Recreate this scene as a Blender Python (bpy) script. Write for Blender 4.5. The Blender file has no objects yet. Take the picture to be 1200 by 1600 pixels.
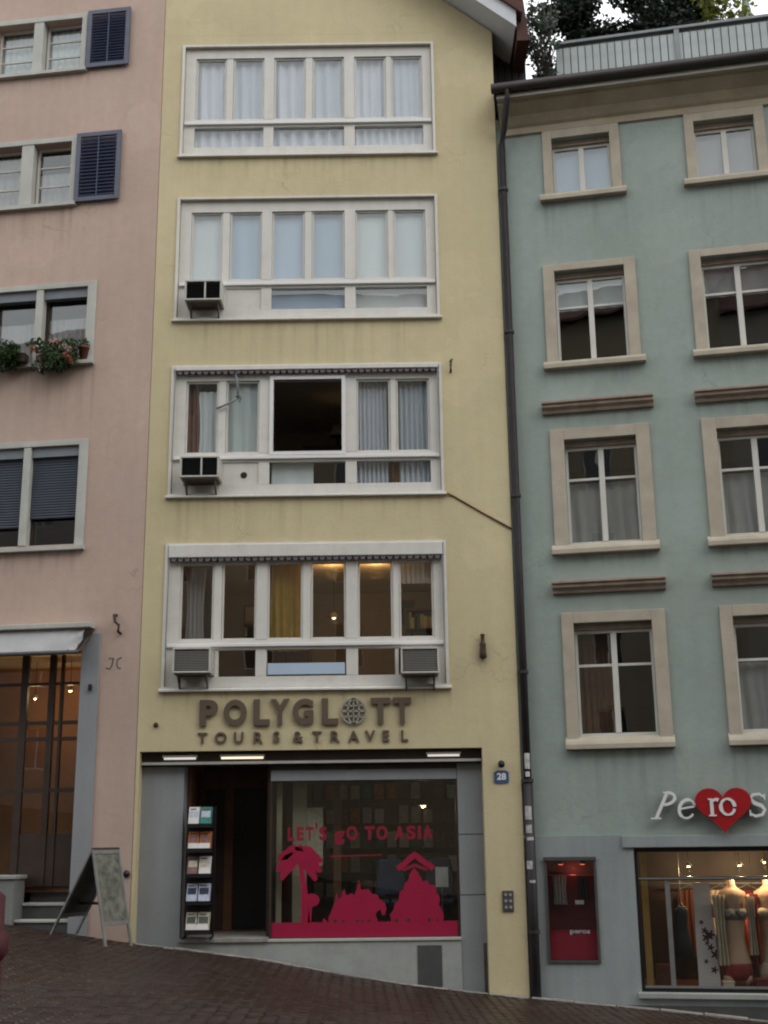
import bpy, bmesh, math, random
from mathutils import Vector, Matrix
random.seed(7)
rnd = random.Random(11)
sc = bpy.context.scene
col = sc.collection
R = math.radians

# ------------------------------------------------------------------ camera, sky, sun, exposure
EYE = Vector((0.0, -19.5, 1.6))
FPX, PITCH, ROLL, YAW = 1919.28, 0.25999, 0.0122067, -0.00495
cp, sp, cy, sy = math.cos(PITCH), math.sin(PITCH), math.cos(YAW), math.sin(YAW)
c_fwd = Vector((sy*cp, cy*cp, sp)); c_r = Vector((cy, -sy, 0)); c_d = c_fwd.cross(c_r)
c_right = c_r*math.cos(ROLL) + c_d*math.sin(ROLL); c_down = c_d*math.cos(ROLL) - c_r*math.sin(ROLL)
cam_d = bpy.data.cameras.new('camera'); cam = bpy.data.objects.new('camera', cam_d); col.objects.link(cam)
m = Matrix((c_right, -c_down, -c_fwd)).transposed().to_4x4(); m.translation = EYE
cam.matrix_world = m
cam_d.sensor_fit = 'VERTICAL'; cam_d.sensor_height = 24.0; cam_d.lens = FPX/1600*24.0
cam_d.clip_start = 0.1; cam_d.clip_end = 800
sc.camera = cam
sc.render.resolution_x, sc.render.resolution_y = 768, 1024

SUN_EL, SUN_AZ = R(45), R(138)          # behind thick cloud over the opposite roofs; azimuth clockwise from +Y, behind the camera
world = bpy.data.worlds.new('World'); sc.world = world; world.use_nodes = True
wn = world.node_tree; wn.nodes.clear()
sky = wn.nodes.new('ShaderNodeTexSky'); sky.sky_type = 'NISHITA'; sky.sun_disc = False
sky.sun_elevation = SUN_EL; sky.sun_rotation = SUN_AZ; sky.air_density = 1.0; sky.dust_density = 5.0; sky.ozone_density = 1.0
hs = wn.nodes.new('ShaderNodeHueSaturation'); hs.inputs['Saturation'].default_value = 0.4
cl = wn.nodes.new('ShaderNodeMix'); cl.data_type = 'RGBA'; cl.inputs['Factor'].default_value = 0.8      # even cloud deck over the clear sky
cl.inputs['B'].default_value = (16.0, 16.3, 16.7, 1)
bg = wn.nodes.new('ShaderNodeBackground'); bg.inputs['Strength'].default_value = 0.15
wo = wn.nodes.new('ShaderNodeOutputWorld')
wn.links.new(sky.outputs[0], hs.inputs['Color']); wn.links.new(hs.outputs[0], cl.inputs['A']); wn.links.new(cl.outputs['Result'], bg.inputs['Color']); wn.links.new(bg.outputs[0], wo.inputs['Surface'])
sd = bpy.data.lights.new('sun', 'SUN'); sd.energy = 0.7; sd.angle = R(44); sd.color = (1.0, 0.97, 0.93)
sun = bpy.data.objects.new('sun', sd); col.objects.link(sun)
sdir = Vector((math.sin(SUN_AZ)*math.cos(SUN_EL), math.cos(SUN_AZ)*math.cos(SUN_EL), math.sin(SUN_EL)))
sun.rotation_euler = sdir.to_track_quat('Z', 'Y').to_euler(); sun.location = (0, -10, 40)
sc.view_settings.view_transform = 'Standard'; sc.view_settings.look = 'None'
sc.view_settings.exposure = -0.42; sc.view_settings.gamma = 1.0; sc.view_settings.use_curve_mapping = False
sc.render.engine = 'CYCLES'
sc.cycles.filter_width = 2.1; sc.cycles.max_bounces = 8; sc.cycles.transparent_max_bounces = 16; sc.cycles.caustics_reflective = False; sc.cycles.caustics_refractive = False

# ------------------------------------------------------------------ materials
def node(nt, t, **kw):
    n = nt.nodes.new(t)
    for k, v in kw.items(): setattr(n, k, v)
    return n
def mat(name, rgb, rough=0.7, var=0.12, vscale=1.5, bump=0.0, bscale=60.0, streak=0.0, spec=0.4, metal=0.0,
        emit=0.0, randv=0.0, transl=0.0, grime=None, ecol=None):
    mt = bpy.data.materials.new(name); mt.use_nodes = True
    nt = mt.node_tree; b = nt.nodes['Principled BSDF']; L = nt.links.new
    b.inputs['Roughness'].default_value = rough; b.inputs['Specular IOR Level'].default_value = spec; b.inputs['Metallic'].default_value = metal
    tc = node(nt, 'ShaderNodeTexCoord')
    base = node(nt, 'ShaderNodeRGB'); base.outputs[0].default_value = (*rgb, 1); out = base.outputs[0]
    def mul(out, fac_sock, lo, hi):
        mr = node(nt, 'ShaderNodeMapRange'); mr.inputs['To Min'].default_value = lo; mr.inputs['To Max'].default_value = hi
        mr.inputs['From Min'].default_value = 0.3; mr.inputs['From Max'].default_value = 0.7
        L(fac_sock, mr.inputs['Value'])
        vm = node(nt, 'ShaderNodeVectorMath', operation='SCALE'); L(out, vm.inputs[0]); L(mr.outputs[0], vm.inputs['Scale'])
        return vm.outputs[0]
    if var:
        n1 = node(nt, 'ShaderNodeTexNoise'); n1.inputs['Scale'].default_value = vscale; n1.inputs['Detail'].default_value = 6
        L(tc.outputs['Object'], n1.inputs['Vector']); out = mul(out, n1.outputs['Fac'], 1-var, 1+var*0.7)
        n2 = node(nt, 'ShaderNodeTexNoise'); n2.inputs['Scale'].default_value = vscale*14; n2.inputs['Detail'].default_value = 4
        L(tc.outputs['Object'], n2.inputs['Vector']); out = mul(out, n2.outputs['Fac'], 1-var*0.4, 1+var*0.3)
    if streak:
        mp = node(nt, 'ShaderNodeMapping'); mp.inputs['Scale'].default_value = (3.2, 3.2, 0.16); L(tc.outputs['Object'], mp.inputs['Vector'])
        n3 = node(nt, 'ShaderNodeTexNoise'); n3.inputs['Scale'].default_value = 1.6; n3.inputs['Detail'].default_value = 7; n3.inputs['Roughness'].default_value = .62
        L(mp.outputs[0], n3.inputs['Vector']); out = mul(out, n3.outputs['Fac'], 1-streak, 1+streak*0.35)
    if grime:                                            # blotches of another colour, its own shape
        n4 = node(nt, 'ShaderNodeTexNoise'); n4.inputs['Scale'].default_value = grime[1]; n4.inputs['Detail'].default_value = 8; n4.inputs['Roughness'].default_value = .65
        L(tc.outputs['Object'], n4.inputs['Vector'])
        mr = node(nt, 'ShaderNodeMapRange'); mr.inputs['From Min'].default_value = .5; mr.inputs['From Max'].default_value = .75; mr.inputs['To Max'].default_value = grime[2]
        L(n4.outputs['Fac'], mr.inputs['Value'])
        mx = node(nt, 'ShaderNodeMix', data_type='RGBA'); L(mr.outputs[0], mx.inputs['Factor']); L(out, mx.inputs['A']); mx.inputs['B'].default_value = (*grime[0], 1)
        out = mx.outputs['Result']
    if randv:
        oi = node(nt, 'ShaderNodeObjectInfo'); mr = node(nt, 'ShaderNodeMapRange'); mr.inputs['To Min'].default_value = 1-randv; mr.inputs['To Max'].default_value = 1+randv
        L(oi.outputs['Random'], mr.inputs['Value'])
        vm = node(nt, 'ShaderNodeVectorMath', operation='SCALE'); L(out, vm.inputs[0]); L(mr.outputs[0], vm.inputs['Scale']); out = vm.outputs[0]
    L(out, b.inputs['Base Color'])
    if bump:
        nb = node(nt, 'ShaderNodeTexNoise'); nb.inputs['Scale'].default_value = bscale; nb.inputs['Detail'].default_value = 9; nb.inputs['Roughness'].default_value = .62
        L(tc.outputs['Object'], nb.inputs['Vector'])
        bp = node(nt, 'ShaderNodeBump'); bp.inputs['Strength'].default_value = bump; bp.inputs['Distance'].default_value = 0.01
        L(nb.outputs['Fac'], bp.inputs['Height']); L(bp.outputs[0], b.inputs['Normal'])
    if emit:
        b.inputs['Emission Color'].default_value = (*(ecol or rgb), 1); b.inputs['Emission Strength'].default_value = emit
    if transl:
        tr = node(nt, 'ShaderNodeBsdfTranslucent'); L(out, tr.inputs['Color'])
        ms = node(nt, 'ShaderNodeMixShader'); ms.inputs[0].default_value = transl
        o = nt.nodes['Material Output']; L(b.outputs[0], ms.inputs[1]); L(tr.outputs[0], ms.inputs[2]); L(ms.outputs[0], o.inputs['Surface'])
    return mt
def weather(mt, sills, crack=.16, run=.22):
    """hairline cracks, patch repairs, and rain streaks hanging from the listed sills (u0, u1, z, length)"""
    nt = mt.node_tree; L = nt.links.new; b = nt.nodes['Principled BSDF']; src = b.inputs['Base Color'].links[0].from_socket
    tc = node(nt, 'ShaderNodeTexCoord'); sx = node(nt, 'ShaderNodeSeparateXYZ'); L(tc.outputs['Object'], sx.inputs[0])
    def mth(op, a, c=None, cl=False):
        n = node(nt, 'ShaderNodeMath', operation=op); n.use_clamp = cl
        for i, v in enumerate((a, c)):
            if v is None: continue
            if isinstance(v, (int, float)): n.inputs[i].default_value = v
            else: L(v, n.inputs[i])
        return n.outputs[0]
    X, Z = sx.outputs['X'], sx.outputs['Z']; tot = None
    for u0, u1, z, ln in sills:
        d = mth('DIVIDE', mth('SUBTRACT', z, Z), ln); v = mth('MULTIPLY', mth('GREATER_THAN', d, 0), mth('SUBTRACT', 1, d, True))
        v = mth('MULTIPLY', v, mth('MULTIPLY', mth('GREATER_THAN', X, u0), mth('LESS_THAN', X, u1)))
        tot = v if tot is None else mth('MAXIMUM', tot, v)
    mp = node(nt, 'ShaderNodeMapping'); mp.inputs['Scale'].default_value = (1, 1, .04); L(tc.outputs['Object'], mp.inputs['Vector'])
    nz = node(nt, 'ShaderNodeTexNoise'); nz.inputs['Scale'].default_value = 7; nz.inputs['Detail'].default_value = 5; L(mp.outputs[0], nz.inputs['Vector'])
    st = mth('MULTIPLY', mth('MULTIPLY', mth('SUBTRACT', nz.outputs['Fac'], .48), 5.0, True), mth('MULTIPLY', tot, run))
    # cracks
    nd = node(nt, 'ShaderNodeTexNoise'); nd.inputs['Scale'].default_value = 2.2; nd.inputs['Detail'].default_value = 6; L(tc.outputs['Object'], nd.inputs['Vector'])
    av = node(nt, 'ShaderNodeVectorMath', operation='MULTIPLY_ADD'); L(nd.outputs['Color'], av.inputs[0]); av.inputs[1].default_value = (.9, .9, .9); L(tc.outputs['Object'], av.inputs[2])
    vo = node(nt, 'ShaderNodeTexVoronoi', feature='DISTANCE_TO_EDGE'); vo.inputs['Scale'].default_value = .42; L(av.outputs[0], vo.inputs['Vector'])
    cm = node(nt, 'ShaderNodeTexNoise'); cm.inputs['Scale'].default_value = .6; L(tc.outputs['Object'], cm.inputs['Vector'])
    cr = mth('MULTIPLY', mth('LESS_THAN', vo.outputs['Distance'], .0042), mth('MULTIPLY', mth('MULTIPLY', mth('SUBTRACT', cm.outputs['Fac'], .50), 8, True), crack))
    # patch repairs: soft-edged cells slightly lighter
    v2 = node(nt, 'ShaderNodeTexVoronoi'); v2.inputs['Scale'].default_value = .55; L(av.outputs[0], v2.inputs['Vector'])
    pr_ = mth('MULTIPLY', mth('LESS_THAN', v2.outputs['Distance'], .28), .05)
    k = mth('ADD', mth('SUBTRACT', mth('SUBTRACT', 1, st), cr), pr_)
    vm = node(nt, 'ShaderNodeVectorMath', operation='SCALE'); L(src, vm.inputs[0]); L(k, vm.inputs['Scale']); L(vm.outputs[0], b.inputs['Base Color'])
def glass(name, tint=(0.96, 0.98, 0.98), f0=0.075, wav=0.015, rough=0.0):
    mt = bpy.data.materials.new(name); mt.use_nodes = True; nt = mt.node_tree; nt.nodes.clear(); L = nt.links.new
    o = node(nt, 'ShaderNodeOutputMaterial'); t = node(nt, 'ShaderNodeBsdfTransparent'); t.inputs[0].default_value = (*tint, 1)
    g = node(nt, 'ShaderNodeBsdfGlossy'); g.inputs['Roughness'].default_value = rough
    lw = node(nt, 'ShaderNodeLayerWeight'); lw.inputs['Blend'].default_value = 0.5
    pw = node(nt, 'ShaderNodeMath', operation='POWER'); pw.inputs[1].default_value = 5; L(lw.outputs['Facing'], pw.inputs[0])
    ma = node(nt, 'ShaderNodeMath', operation='MULTIPLY_ADD'); L(pw.outputs[0], ma.inputs[0]); ma.inputs[1].default_value = 1-f0; ma.inputs[2].default_value = f0
    tc = node(nt, 'ShaderNodeTexCoord'); nz = node(nt, 'ShaderNodeTexNoise'); nz.inputs['Scale'].default_value = 1.3; L(tc.outputs['Object'], nz.inputs['Vector'])
    bp = node(nt, 'ShaderNodeBump'); bp.inputs['Strength'].default_value = wav; bp.inputs['Distance'].default_value = 0.1
    L(nz.outputs['Fac'], bp.inputs['Height']); L(bp.outputs[0], g.inputs['Normal'])
    ms = node(nt, 'ShaderNodeMixShader'); L(ma.outputs[0], ms.inputs[0]); L(t.outputs[0], ms.inputs[1]); L(g.outputs[0], ms.inputs[2]); L(ms.outputs[0], o.inputs['Surface'])
    return mt
M = dict(
    yellow=mat('yellow_stucco', (0.565, 0.49, 0.305), .9, .09, .35, .55, 14, .045, .2, grime=((.47, .40, .25), .45, .4)),
    pink=mat('pink_stucco', (0.50, 0.375, 0.31), .9, .10, .4, .55, 14, .05, .2, grime=((.43, .35, .29), .5, .5)),
    blue=mat('blue_green_stucco', (0.315, 0.368, 0.335), .9, .11, .4, .6, 12, .05, .2, grime=((.31, .33, .29), .5, .55)),
    bluebase=mat('blue_grey_base_paint', (0.30, 0.335, 0.335), .8, .10, 1.2, .3, 40, .12, .25, grime=((.22, .23, .23), 1.4, .4)),
    stone=mat('beige_stone_trim', (0.45, 0.40, 0.315), .85, .13, 3, .35, 70, .06, .25, grime=((.33, .30, .24), 4, .4)),
    soffit=mat('beige_soffit_paint', (0.41, 0.355, 0.26), .8, .12, 1.5, .1, 30, .0, .2, grime=((.22, .18, .11), 1.3, .5)),
    moulding=mat('reddish_sandstone', (0.35, 0.28, 0.225), .85, .18, 5, .4, 60, 0, .2, grime=((.16, .13, .10), 6, .5)),
    white=mat('white_frame_paint', (0.65, 0.635, 0.585), .55, .08, 2.5, .1, 30, .07, .35, grime=((.36, .33, .28), 2.5, .45)),
    bright=mat('fresh_white_paint', (0.72, 0.71, 0.70), .4, .04, 2, 0),
    greyframe=mat('grey_white_window_paint', (0.58, 0.56, 0.51), .6, .08, 3, .1, 30, .05, .35, grime=((.42, .38, .32), 4, .35)),
    trimgrey=mat('pale_grey_stone', (0.47, 0.47, 0.43), .8, .1, 2.5, .2, 40, .06, .25, grime=((.36, .36, .33), 3, .4)),
    shutter=mat('navy_shutter_paint', (0.030, 0.043, 0.090), .45, .18, 4, .1, 30, 0, .45),
    shutterframe=mat('blue_grey_shutter_frame', (0.095, 0.105, 0.145), .5, .15, 4, .1, 30, 0, .4),
    rollblind=mat('dark_blue_grey_roller_slat', (0.075, 0.09, 0.115), .5, .1, 4, 0),
    blindbox=mat('grey_green_blind_box', (0.19, 0.215, 0.235), .6, .1, 3, 0),
    glass=glass('window_glass'), oldglass=glass('old_window_glass', (0.93, 0.96, 0.96), .085, .02), shopglass=glass('shop_glass', (0.90, 0.92, 0.91), .06, .01),
    curtain=mat('white_net_curtain', (0.78, 0.80, 0.88), .9, .05, 3, 0, transl=.25, spec=.1),
    greycurtain=mat('grey_net_curtain', (0.52, 0.485, 0.475), .9, .08, 3, 0, transl=.25, spec=.1),
    skyblind=mat('sky_tinted_blind', (0.52, 0.64, 0.78), .9, .05, 1.5, 0, transl=.2, spec=.1),  # bluish sky light on the blinds is put into this colour
    whiteblind=mat('off_white_blind', (0.70, 0.73, 0.73), .8, .05, 1.5, 0, transl=.1, spec=.1),
    brownfab=mat('brown_drape', (0.24, 0.125, 0.085), .95, .15, 4, 0, transl=.15, spec=.1),
    goldfab=mat('mustard_curtain', (0.42, 0.27, 0.06), .95, .15, 4, 0, transl=.15, spec=.1),
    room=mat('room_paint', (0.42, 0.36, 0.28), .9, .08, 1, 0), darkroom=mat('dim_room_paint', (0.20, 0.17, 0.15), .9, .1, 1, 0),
    wood=mat('brown_wood', (0.15, 0.070, 0.038), .5, .25, 3, .1, 20), darkwood=mat('dark_wood', (0.045, 0.028, 0.02), .5, .25, 3, .1, 20),
    floor=mat('grey_floor', (0.16, 0.15, 0.14), .5, .15, 3, 0),
    greypanel=mat('grey_shopfront_panel', (0.27, 0.285, 0.295), .6, .08, 1.6, .1, 30, .08, .35, grime=((.26, .27, .27), 2, .35)),
    basewall=mat('grey_base_render', (0.35, 0.365, 0.345), .8, .1, 1.5, .3, 40, .06, .25, grime=((.22, .22, .20), 2, .5)),
    lowwall=mat('dim_grey_render', (0.22, 0.23, 0.215), .85, .12, 1.5, .3, 40, .06, .2, grime=((.12, .12, .11), 2, .5)), grate=mat('dark_grey_metal', (0.085, 0.085, 0.085), .5, .15, 6, .1, 50, metal=.2),
    black=mat('black_paint', (0.012, 0.012, 0.013), .45, .1, 5, 0), iron=mat('rusty_iron', (0.055, 0.032, 0.022), .7, .3, 12, .3, 60),
    pipe=mat('dark_brown_pipe', (0.030, 0.024, 0.028), .55, .2, 5, .1, 30), gutter=mat('dark_copper_gutter', (0.035, 0.028, 0.026), .55, .25, 5, .1, 30),
    sticker=mat('worn_paper_sticker', (0.50, 0.48, 0.50), .8, .35, 14, 0),
    letter=mat('dark_brown_letter', (0.115, 0.085, 0.060), .45, .08, 8, 0), letterback=mat('letter_rim', (0.05, 0.036, 0.026), .5, .05, 8, 0),
    facia=mat('grey_white_bargeboard', (0.54, 0.56, 0.58), .6, .08, 2, .1, 30), rooftile=mat('dark_red_roof_tile', (0.085, 0.036, 0.028), .8, .25, 6, .3, 30),
    darkboard=mat('blackened_board', (0.022, 0.020, 0.022), .7, .25, 5, .2, 30, randv=.3),
    sheet=mat('pale_green_grey_sheet_metal', (0.40, 0.445, 0.435), .5, .12, 4, .1, 20, .14, .4, randv=.06), sheetdark=mat('grey_sheet_rib', (0.20, 0.23, 0.23), .5, .1, 4, 0),
    rail=mat('grey_metal_rail', (0.20, 0.215, 0.22), .45, .12, 6, 0, metal=.3),
    magenta=mat('crimson_window_film', (0.32, 0.010, 0.048), .45, .06, 3, 0), darkmag=mat('deep_red_window_film', (0.24, 0.010, 0.030), .5, .1, 3, 0),
    plaque=mat('enamel_blue', (0.045, 0.10, 0.19), .3, .05, 10, 0, spec=.5), enamelwhite=mat('enamel_white', (0.75, 0.77, 0.80), .3, .02, 10, 0),
    heart=mat('red_acrylic', (0.36, 0.012, 0.016), .35, .08, 6, 0), signwhite=mat('white_acrylic', (0.74, 0.74, 0.72), .35, .04, 6, 0), signside=mat('black_letter_side', (0.012, 0.013, 0.014), .5, 0, 1, 0),
    acgrey=mat('grey_beige_metal', (0.50, 0.49, 0.45), .5, .1, 6, 0, grime=((.3, .27, .22), 5, .4)), acdark=mat('dark_grille', (0.018, 0.018, 0.020), .6, .1, 6, 0), acbrown=mat('grimy_brown_underside', (0.13, 0.10, 0.085), .7, .2, 6, 0),
    acfin=mat('taupe_grille', (0.32, 0.305, 0.285), .6, .1, 6, 0),
    fabricgrey=mat('light_grey_canvas', (0.44, 0.445, 0.45), .9, .12, 2.5, .1, 40, transl=.15), valance=mat('striped_dusky_canvas', (0.15, 0.13, 0.14), .9, .2, 6, 0),
    leafdark=mat('dark_leaf', (0.014, 0.026, 0.014), .6, .3, 2.5, 0, transl=.2), leaf=mat('green_leaf', (0.045, 0.085, 0.028), .6, .3, 3, 0, transl=.25),
    leafyellow=mat('yellow_green_leaf', (0.20, 0.22, 0.035), .6, .25, 3, 0, transl=.3), leafgrey=mat('grey_green_leaf', (0.10, 0.13, 0.10), .6, .3, 4, 0, transl=.2),
    flower=mat('salmon_petal', (0.50, 0.16, 0.11), .7, .25, 20, 0, transl=.2), flowerpale=mat('pale_pink_petal', (0.55, 0.40, 0.38), .7, .2, 20, 0, transl=.2), terracotta=mat('terracotta', (0.17, 0.065, 0.042), .8, .2, 8, .1, 40),
    bark=mat('bark', (0.05, 0.038, 0.028), .9, .3, 10, .5, 40),
    street=None, sett=mat('brown_porphyry_sett', (0.032, 0.017, 0.012), .36, .32, 8, .35, 60, spec=.22, randv=.3, grime=((.05, .045, .038), 1.2, .5)),
    bed=mat('dark_joint_grit', (0.016, 0.012, 0.010), .85, .3, 9, .4, 70), kerb=mat('worn_granite_kerb', (0.25, 0.235, 0.215), .7, .25, 7, .3, 60, randv=.2),
    slate=mat('chalkboard', (0.07, 0.08, 0.07), .6, .45, 7, 0), aframe=mat('weathered_wood_frame', (0.20, 0.20, 0.185), .7, .2, 6, .1, 40),
    chalk=mat('worn_poster', (0.155, 0.16, 0.125), .7, .55, 9, 0, grime=((.22, .17, .15), 4, .6)),
    bulb=mat('lit_bulb', (1, .86, .66), .4, 0, 1, 0, emit=2.6, ecol=(1, .76, .45)), tube=mat('lit_tube', (1, .93, .85), .4, 0, 1, 0, emit=0.75, ecol=(1, .93, .86)),
    amber=mat('lit_amber_glass', (1, .7, .4), .4, 0, 1, 0, emit=.8, ecol=(1, .55, .2)), warmtube=mat('lit_warm_tube', (1, .9, .75), .4, 0, 1, 0, emit=1.6, ecol=(1, .84, .62)), redbulb=mat('lit_red_spot', (1, .25, .15), .4, 0, 1, 0, emit=3, ecol=(1, .16, .08)),
    redpost=mat('dark_red_post_paint', (0.065, 0.003, 0.006), .6, .15, 6, 0), maroon=mat('maroon_panel', (0.16, 0.012, 0.022), .5, .1, 4, 0), wine=mat('wine_red_lining', (0.11, 0.010, 0.016), .6, .15, 4, 0),
    skin=mat('mannequin_beige', (0.42, 0.27, 0.18), .5, .06, 4, 0), bra=mat('grey_lace', (0.26, 0.24, 0.23), .8, .3, 25, 0), brief=mat('dark_red_satin', (0.20, 0.022, 0.022), .4, .2, 9, 0), ivory=mat('ivory_satin', (0.50, 0.42, 0.33), .5, .15, 6, 0),
    darkdress=mat('black_teal_dress', (0.010, 0.018, 0.020), .7, .2, 6, 0), banner=mat('lilac_white_banner', (0.62, 0.57, 0.58), .7, .1, 3, 0), petal=mat('dark_plum_print', (0.07, 0.02, 0.03), .7, .2, 9, 0),
    glowwall=mat('amber_glow_wall', (0.28, 0.135, 0.05), .7, .2, 1.5, 0), gold=mat('ochre_pillar', (0.45, 0.27, 0.09), .5, .15, 3, 0), rust=mat('russet_panel', (0.12, 0.040, 0.018), .6, .2, 2, 0), chrome=mat('brushed_metal', (0.36, 0.37, 0.37), .35, .1, 6, 0, metal=.7),  # amber wall: warm glow of the doorway bulbs is painted into its colour
    navy=mat('navy_fabric', (0.035, 0.045, 0.085), .8, .2, 6, 0), paper=mat('white_paper', (0.62, 0.60, 0.58), .8, .1, 9, 0), tealpaper=mat('teal_cover', (0.02, 0.17, 0.14), .5, .4, 16, 0), orangepaper=mat('orange_cover', (0.42, 0.14, 0.035), .5, .4, 14, 0),
    redpaper=mat('dusky_red_cover', (0.20, 0.10, 0.10), .5, .5, 16, 0), bluepaper=mat('pale_blue_cover', (0.42, 0.45, 0.54), .5, .25, 16, 0), khakipaper=mat('cream_cover', (0.48, 0.44, 0.34), .5, .3, 14, 0),
    graffiti=mat('grey_marker_paint', (0.13, 0.115, 0.12), .7, .3, 20, 0), parasol=mat('grey_green_parasol_cloth', (0.22, 0.27, 0.25), .9, .1, 6, 0),
    ochrehouse=mat('ochre_render', (0.25, 0.21, 0.15), .9, .1, .6, .2, 40, .1), greyhouse=mat('warm_grey_render', (0.22, 0.20, 0.18), .9, .1, .6, .2, 40, .1), creamhouse=mat('cream_render', (0.28, 0.26, 0.22), .9, .1, .6, .2, 40, .1),
    darkglass=mat('dark_pane', (0.02, 0.024, 0.028), .08, 0, 1, 0, spec=.6),
)
weather(M['yellow'], [(-3.7, .94, 13.35, .5), (-3.2, .3, 10.2, 1.15), (-3.7, -1.4, 7.06, .9), (-.9, .94, 7.06, .5), (-3.7, .94, 3.88, .35)] + [(1.4, 1.5, 4.34, .5), (-3.96, 1.39, 2.9, .01)])
weather(M['pink'], [(-3.5, -1.4, 15.28, .4), (-3.5, -1.5, 12.55, .9), (-3.1, -1.0, 9.52, 1.3), (-3.1, -1.0, 6.26, .5)])
weather(M['blue'], [(a+q*2.45, c+q*2.45, z, l) for q in range(2) for a, c, z, l in ((.75, 2.24, 12.33, .9), (.67, 2.36, 9.2, .4), (.66, 2.37, 6.0, .3), (.73, 2.39, 2.9, 1.1), (.6, 2.45, 8.4, .3))])
# ------------------------------------------------------------------ mesh helpers
class MB:
    def __init__(s): s.v = []; s.f = []
    def face(s, pts): i = len(s.v); s.v += [tuple(p) for p in pts]; s.f.append(tuple(range(i, i+len(pts)))); return s
    def box(s, x0, x1, y0, y1, z0, z1):
        i = len(s.v)
        s.v += [(x0,y0,z0),(x1,y0,z0),(x1,y1,z0),(x0,y1,z0),(x0,y0,z1),(x1,y0,z1),(x1,y1,z1),(x0,y1,z1)]
        s.f += [tuple(i+k for k in q) for q in ((0,3,2,1),(4,5,6,7),(0,1,5,4),(1,2,6,5),(2,3,7,6),(3,0,4,7))]; return s
    def prism_xz(s, poly, y0, y1, caps=True):          # poly in x,z counter-clockwise seen from -y
        i = len(s.v); n = len(poly)
        s.v += [(x, y0, z) for x, z in poly] + [(x, y1, z) for x, z in poly]
        for k in range(n): k2 = (k+1) % n; s.f.append((i+k2, i+k, i+n+k, i+n+k2))
        if caps: s.f.append(tuple(i+k for k in range(n))); s.f.append(tuple(i+n+k for k in reversed(range(n))))
        return s
    def sweep_x(s, prof, x0, x1):                       # profile in y,z swept along x
        i = len(s.v); n = len(prof)
        s.v += [(x0, y, z) for y, z in prof] + [(x1, y, z) for y, z in prof]
        for k in range(n): k2 = (k+1) % n; s.f.append((i+k, i+k2, i+n+k2, i+n+k))
        s.f.append(tuple(i+k for k in reversed(range(n)))); s.f.append(tuple(i+n+k for k in range(n))); return s
    def tube(s, path, rad, seg=8, cap=True):
        P = [Vector(p) for p in path]; n = len(P)
        rs = rad if isinstance(rad, (list, tuple)) else [rad]*n
        i0 = len(s.v)
        for k in range(n):
            t = (P[min(k+1, n-1)] - P[max(k-1, 0)]).normalized()
            a = Vector((0, 0, 1)) if abs(t.z) < .9 else Vector((1, 0, 0))
            u = t.cross(a).normalized(); w = t.cross(u)
            for j in range(seg):
                an = 2*math.pi*j/seg; s.v.append(tuple(P[k] + (u*math.cos(an) + w*math.sin(an))*rs[k]))
        for k in range(n-1):
            for j in range(seg):
                a, b = i0+k*seg+j, i0+k*seg+(j+1) % seg; s.f.append((a, b, b+seg, a+seg))
        if cap: s.f.append(tuple(i0+j for j in reversed(range(seg)))); s.f.append(tuple(i0+(n-1)*seg+j for j in range(seg)))
        return s
    def lathe(s, prof, c=(0, 0, 0), seg=16, sx=1, sy_=1, offs=None):
        i0 = len(s.v); n = len(prof)
        for k, (r, z) in enumerate(prof):
            ox, oy = offs[k] if offs else (0, 0)
            for j in range(seg):
                a = 2*math.pi*j/seg; s.v.append((c[0]+ox+r*sx*math.cos(a), c[1]+oy+r*sy_*math.sin(a), c[2]+z))
        for k in range(n-1):
            for j in range(seg):
                a, b = i0+k*seg+j, i0+k*seg+(j+1) % seg; s.f.append((a, b, b+seg, a+seg))
        s.f.append(tuple(i0+j for j in reversed(range(seg)))); s.f.append(tuple(i0+(n-1)*seg+j for j in range(seg))); return s
    def ribbon(s, pts, w, y0, y1, closed=False):        # stroke of width w along pts (x,z), extruded in y
        n = len(pts); ws = w if isinstance(w, (list, tuple)) else [w]*n
        Lf, Rt = [], []
        for k in range(n):
            a = pts[(k-1) % n] if closed else pts[max(k-1, 0)]; b = pts[(k+1) % n] if closed else pts[min(k+1, n-1)]
            dx, dz = b[0]-a[0], b[1]-a[1]; l = math.hypot(dx, dz) or 1; nx, nz = -dz/l, dx/l
            Lf.append((pts[k][0]+nx*ws[k]/2, pts[k][1]+nz*ws[k]/2)); Rt.append((pts[k][0]-nx*ws[k]/2, pts[k][1]-nz*ws[k]/2))
        for k in range(n if closed else n-1):
            k2 = (k+1) % n
            s.prism_xz([Rt[k], Rt[k2], Lf[k2], Lf[k]], y0, y1)
        return s
    def mesh(s, name, mt, smooth=False):
        me = bpy.data.meshes.new(name); me.from_pydata(s.v, [], s.f); me.materials.append(mt)
        if smooth: me.shade_smooth()
        return me
    def build(s, name, mt, parent=None, loc=None, smooth=False, bevel=0, rot=None, fix=False):
        me = s.mesh(name, mt, smooth)
        if fix:
            b = bmesh.new(); b.from_mesh(me); bmesh.ops.remove_doubles(b, verts=b.verts, dist=1e-5); bmesh.ops.recalc_face_normals(b, faces=b.faces); b.to_mesh(me); b.free()
        o = link(name, me, parent, loc, rot)
        if bevel:
            md = o.modifiers.new('bevel', 'BEVEL'); md.width = bevel; md.segments = 2; md.limit_method = 'ANGLE'
        return o
def link(name, me, parent=None, loc=None, rot=None):
    o = bpy.data.objects.new(name, me); col.objects.link(o)
    if parent: o.parent = parent
    if loc: o.location = loc
    if rot: o.rotation_euler = rot
    return o
def box(name, mt, x0, x1, y0, y1, z0, z1, parent=None, bevel=0): return MB().box(x0, x1, y0, y1, z0, z1).build(name, mt, parent, bevel=bevel)
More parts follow.
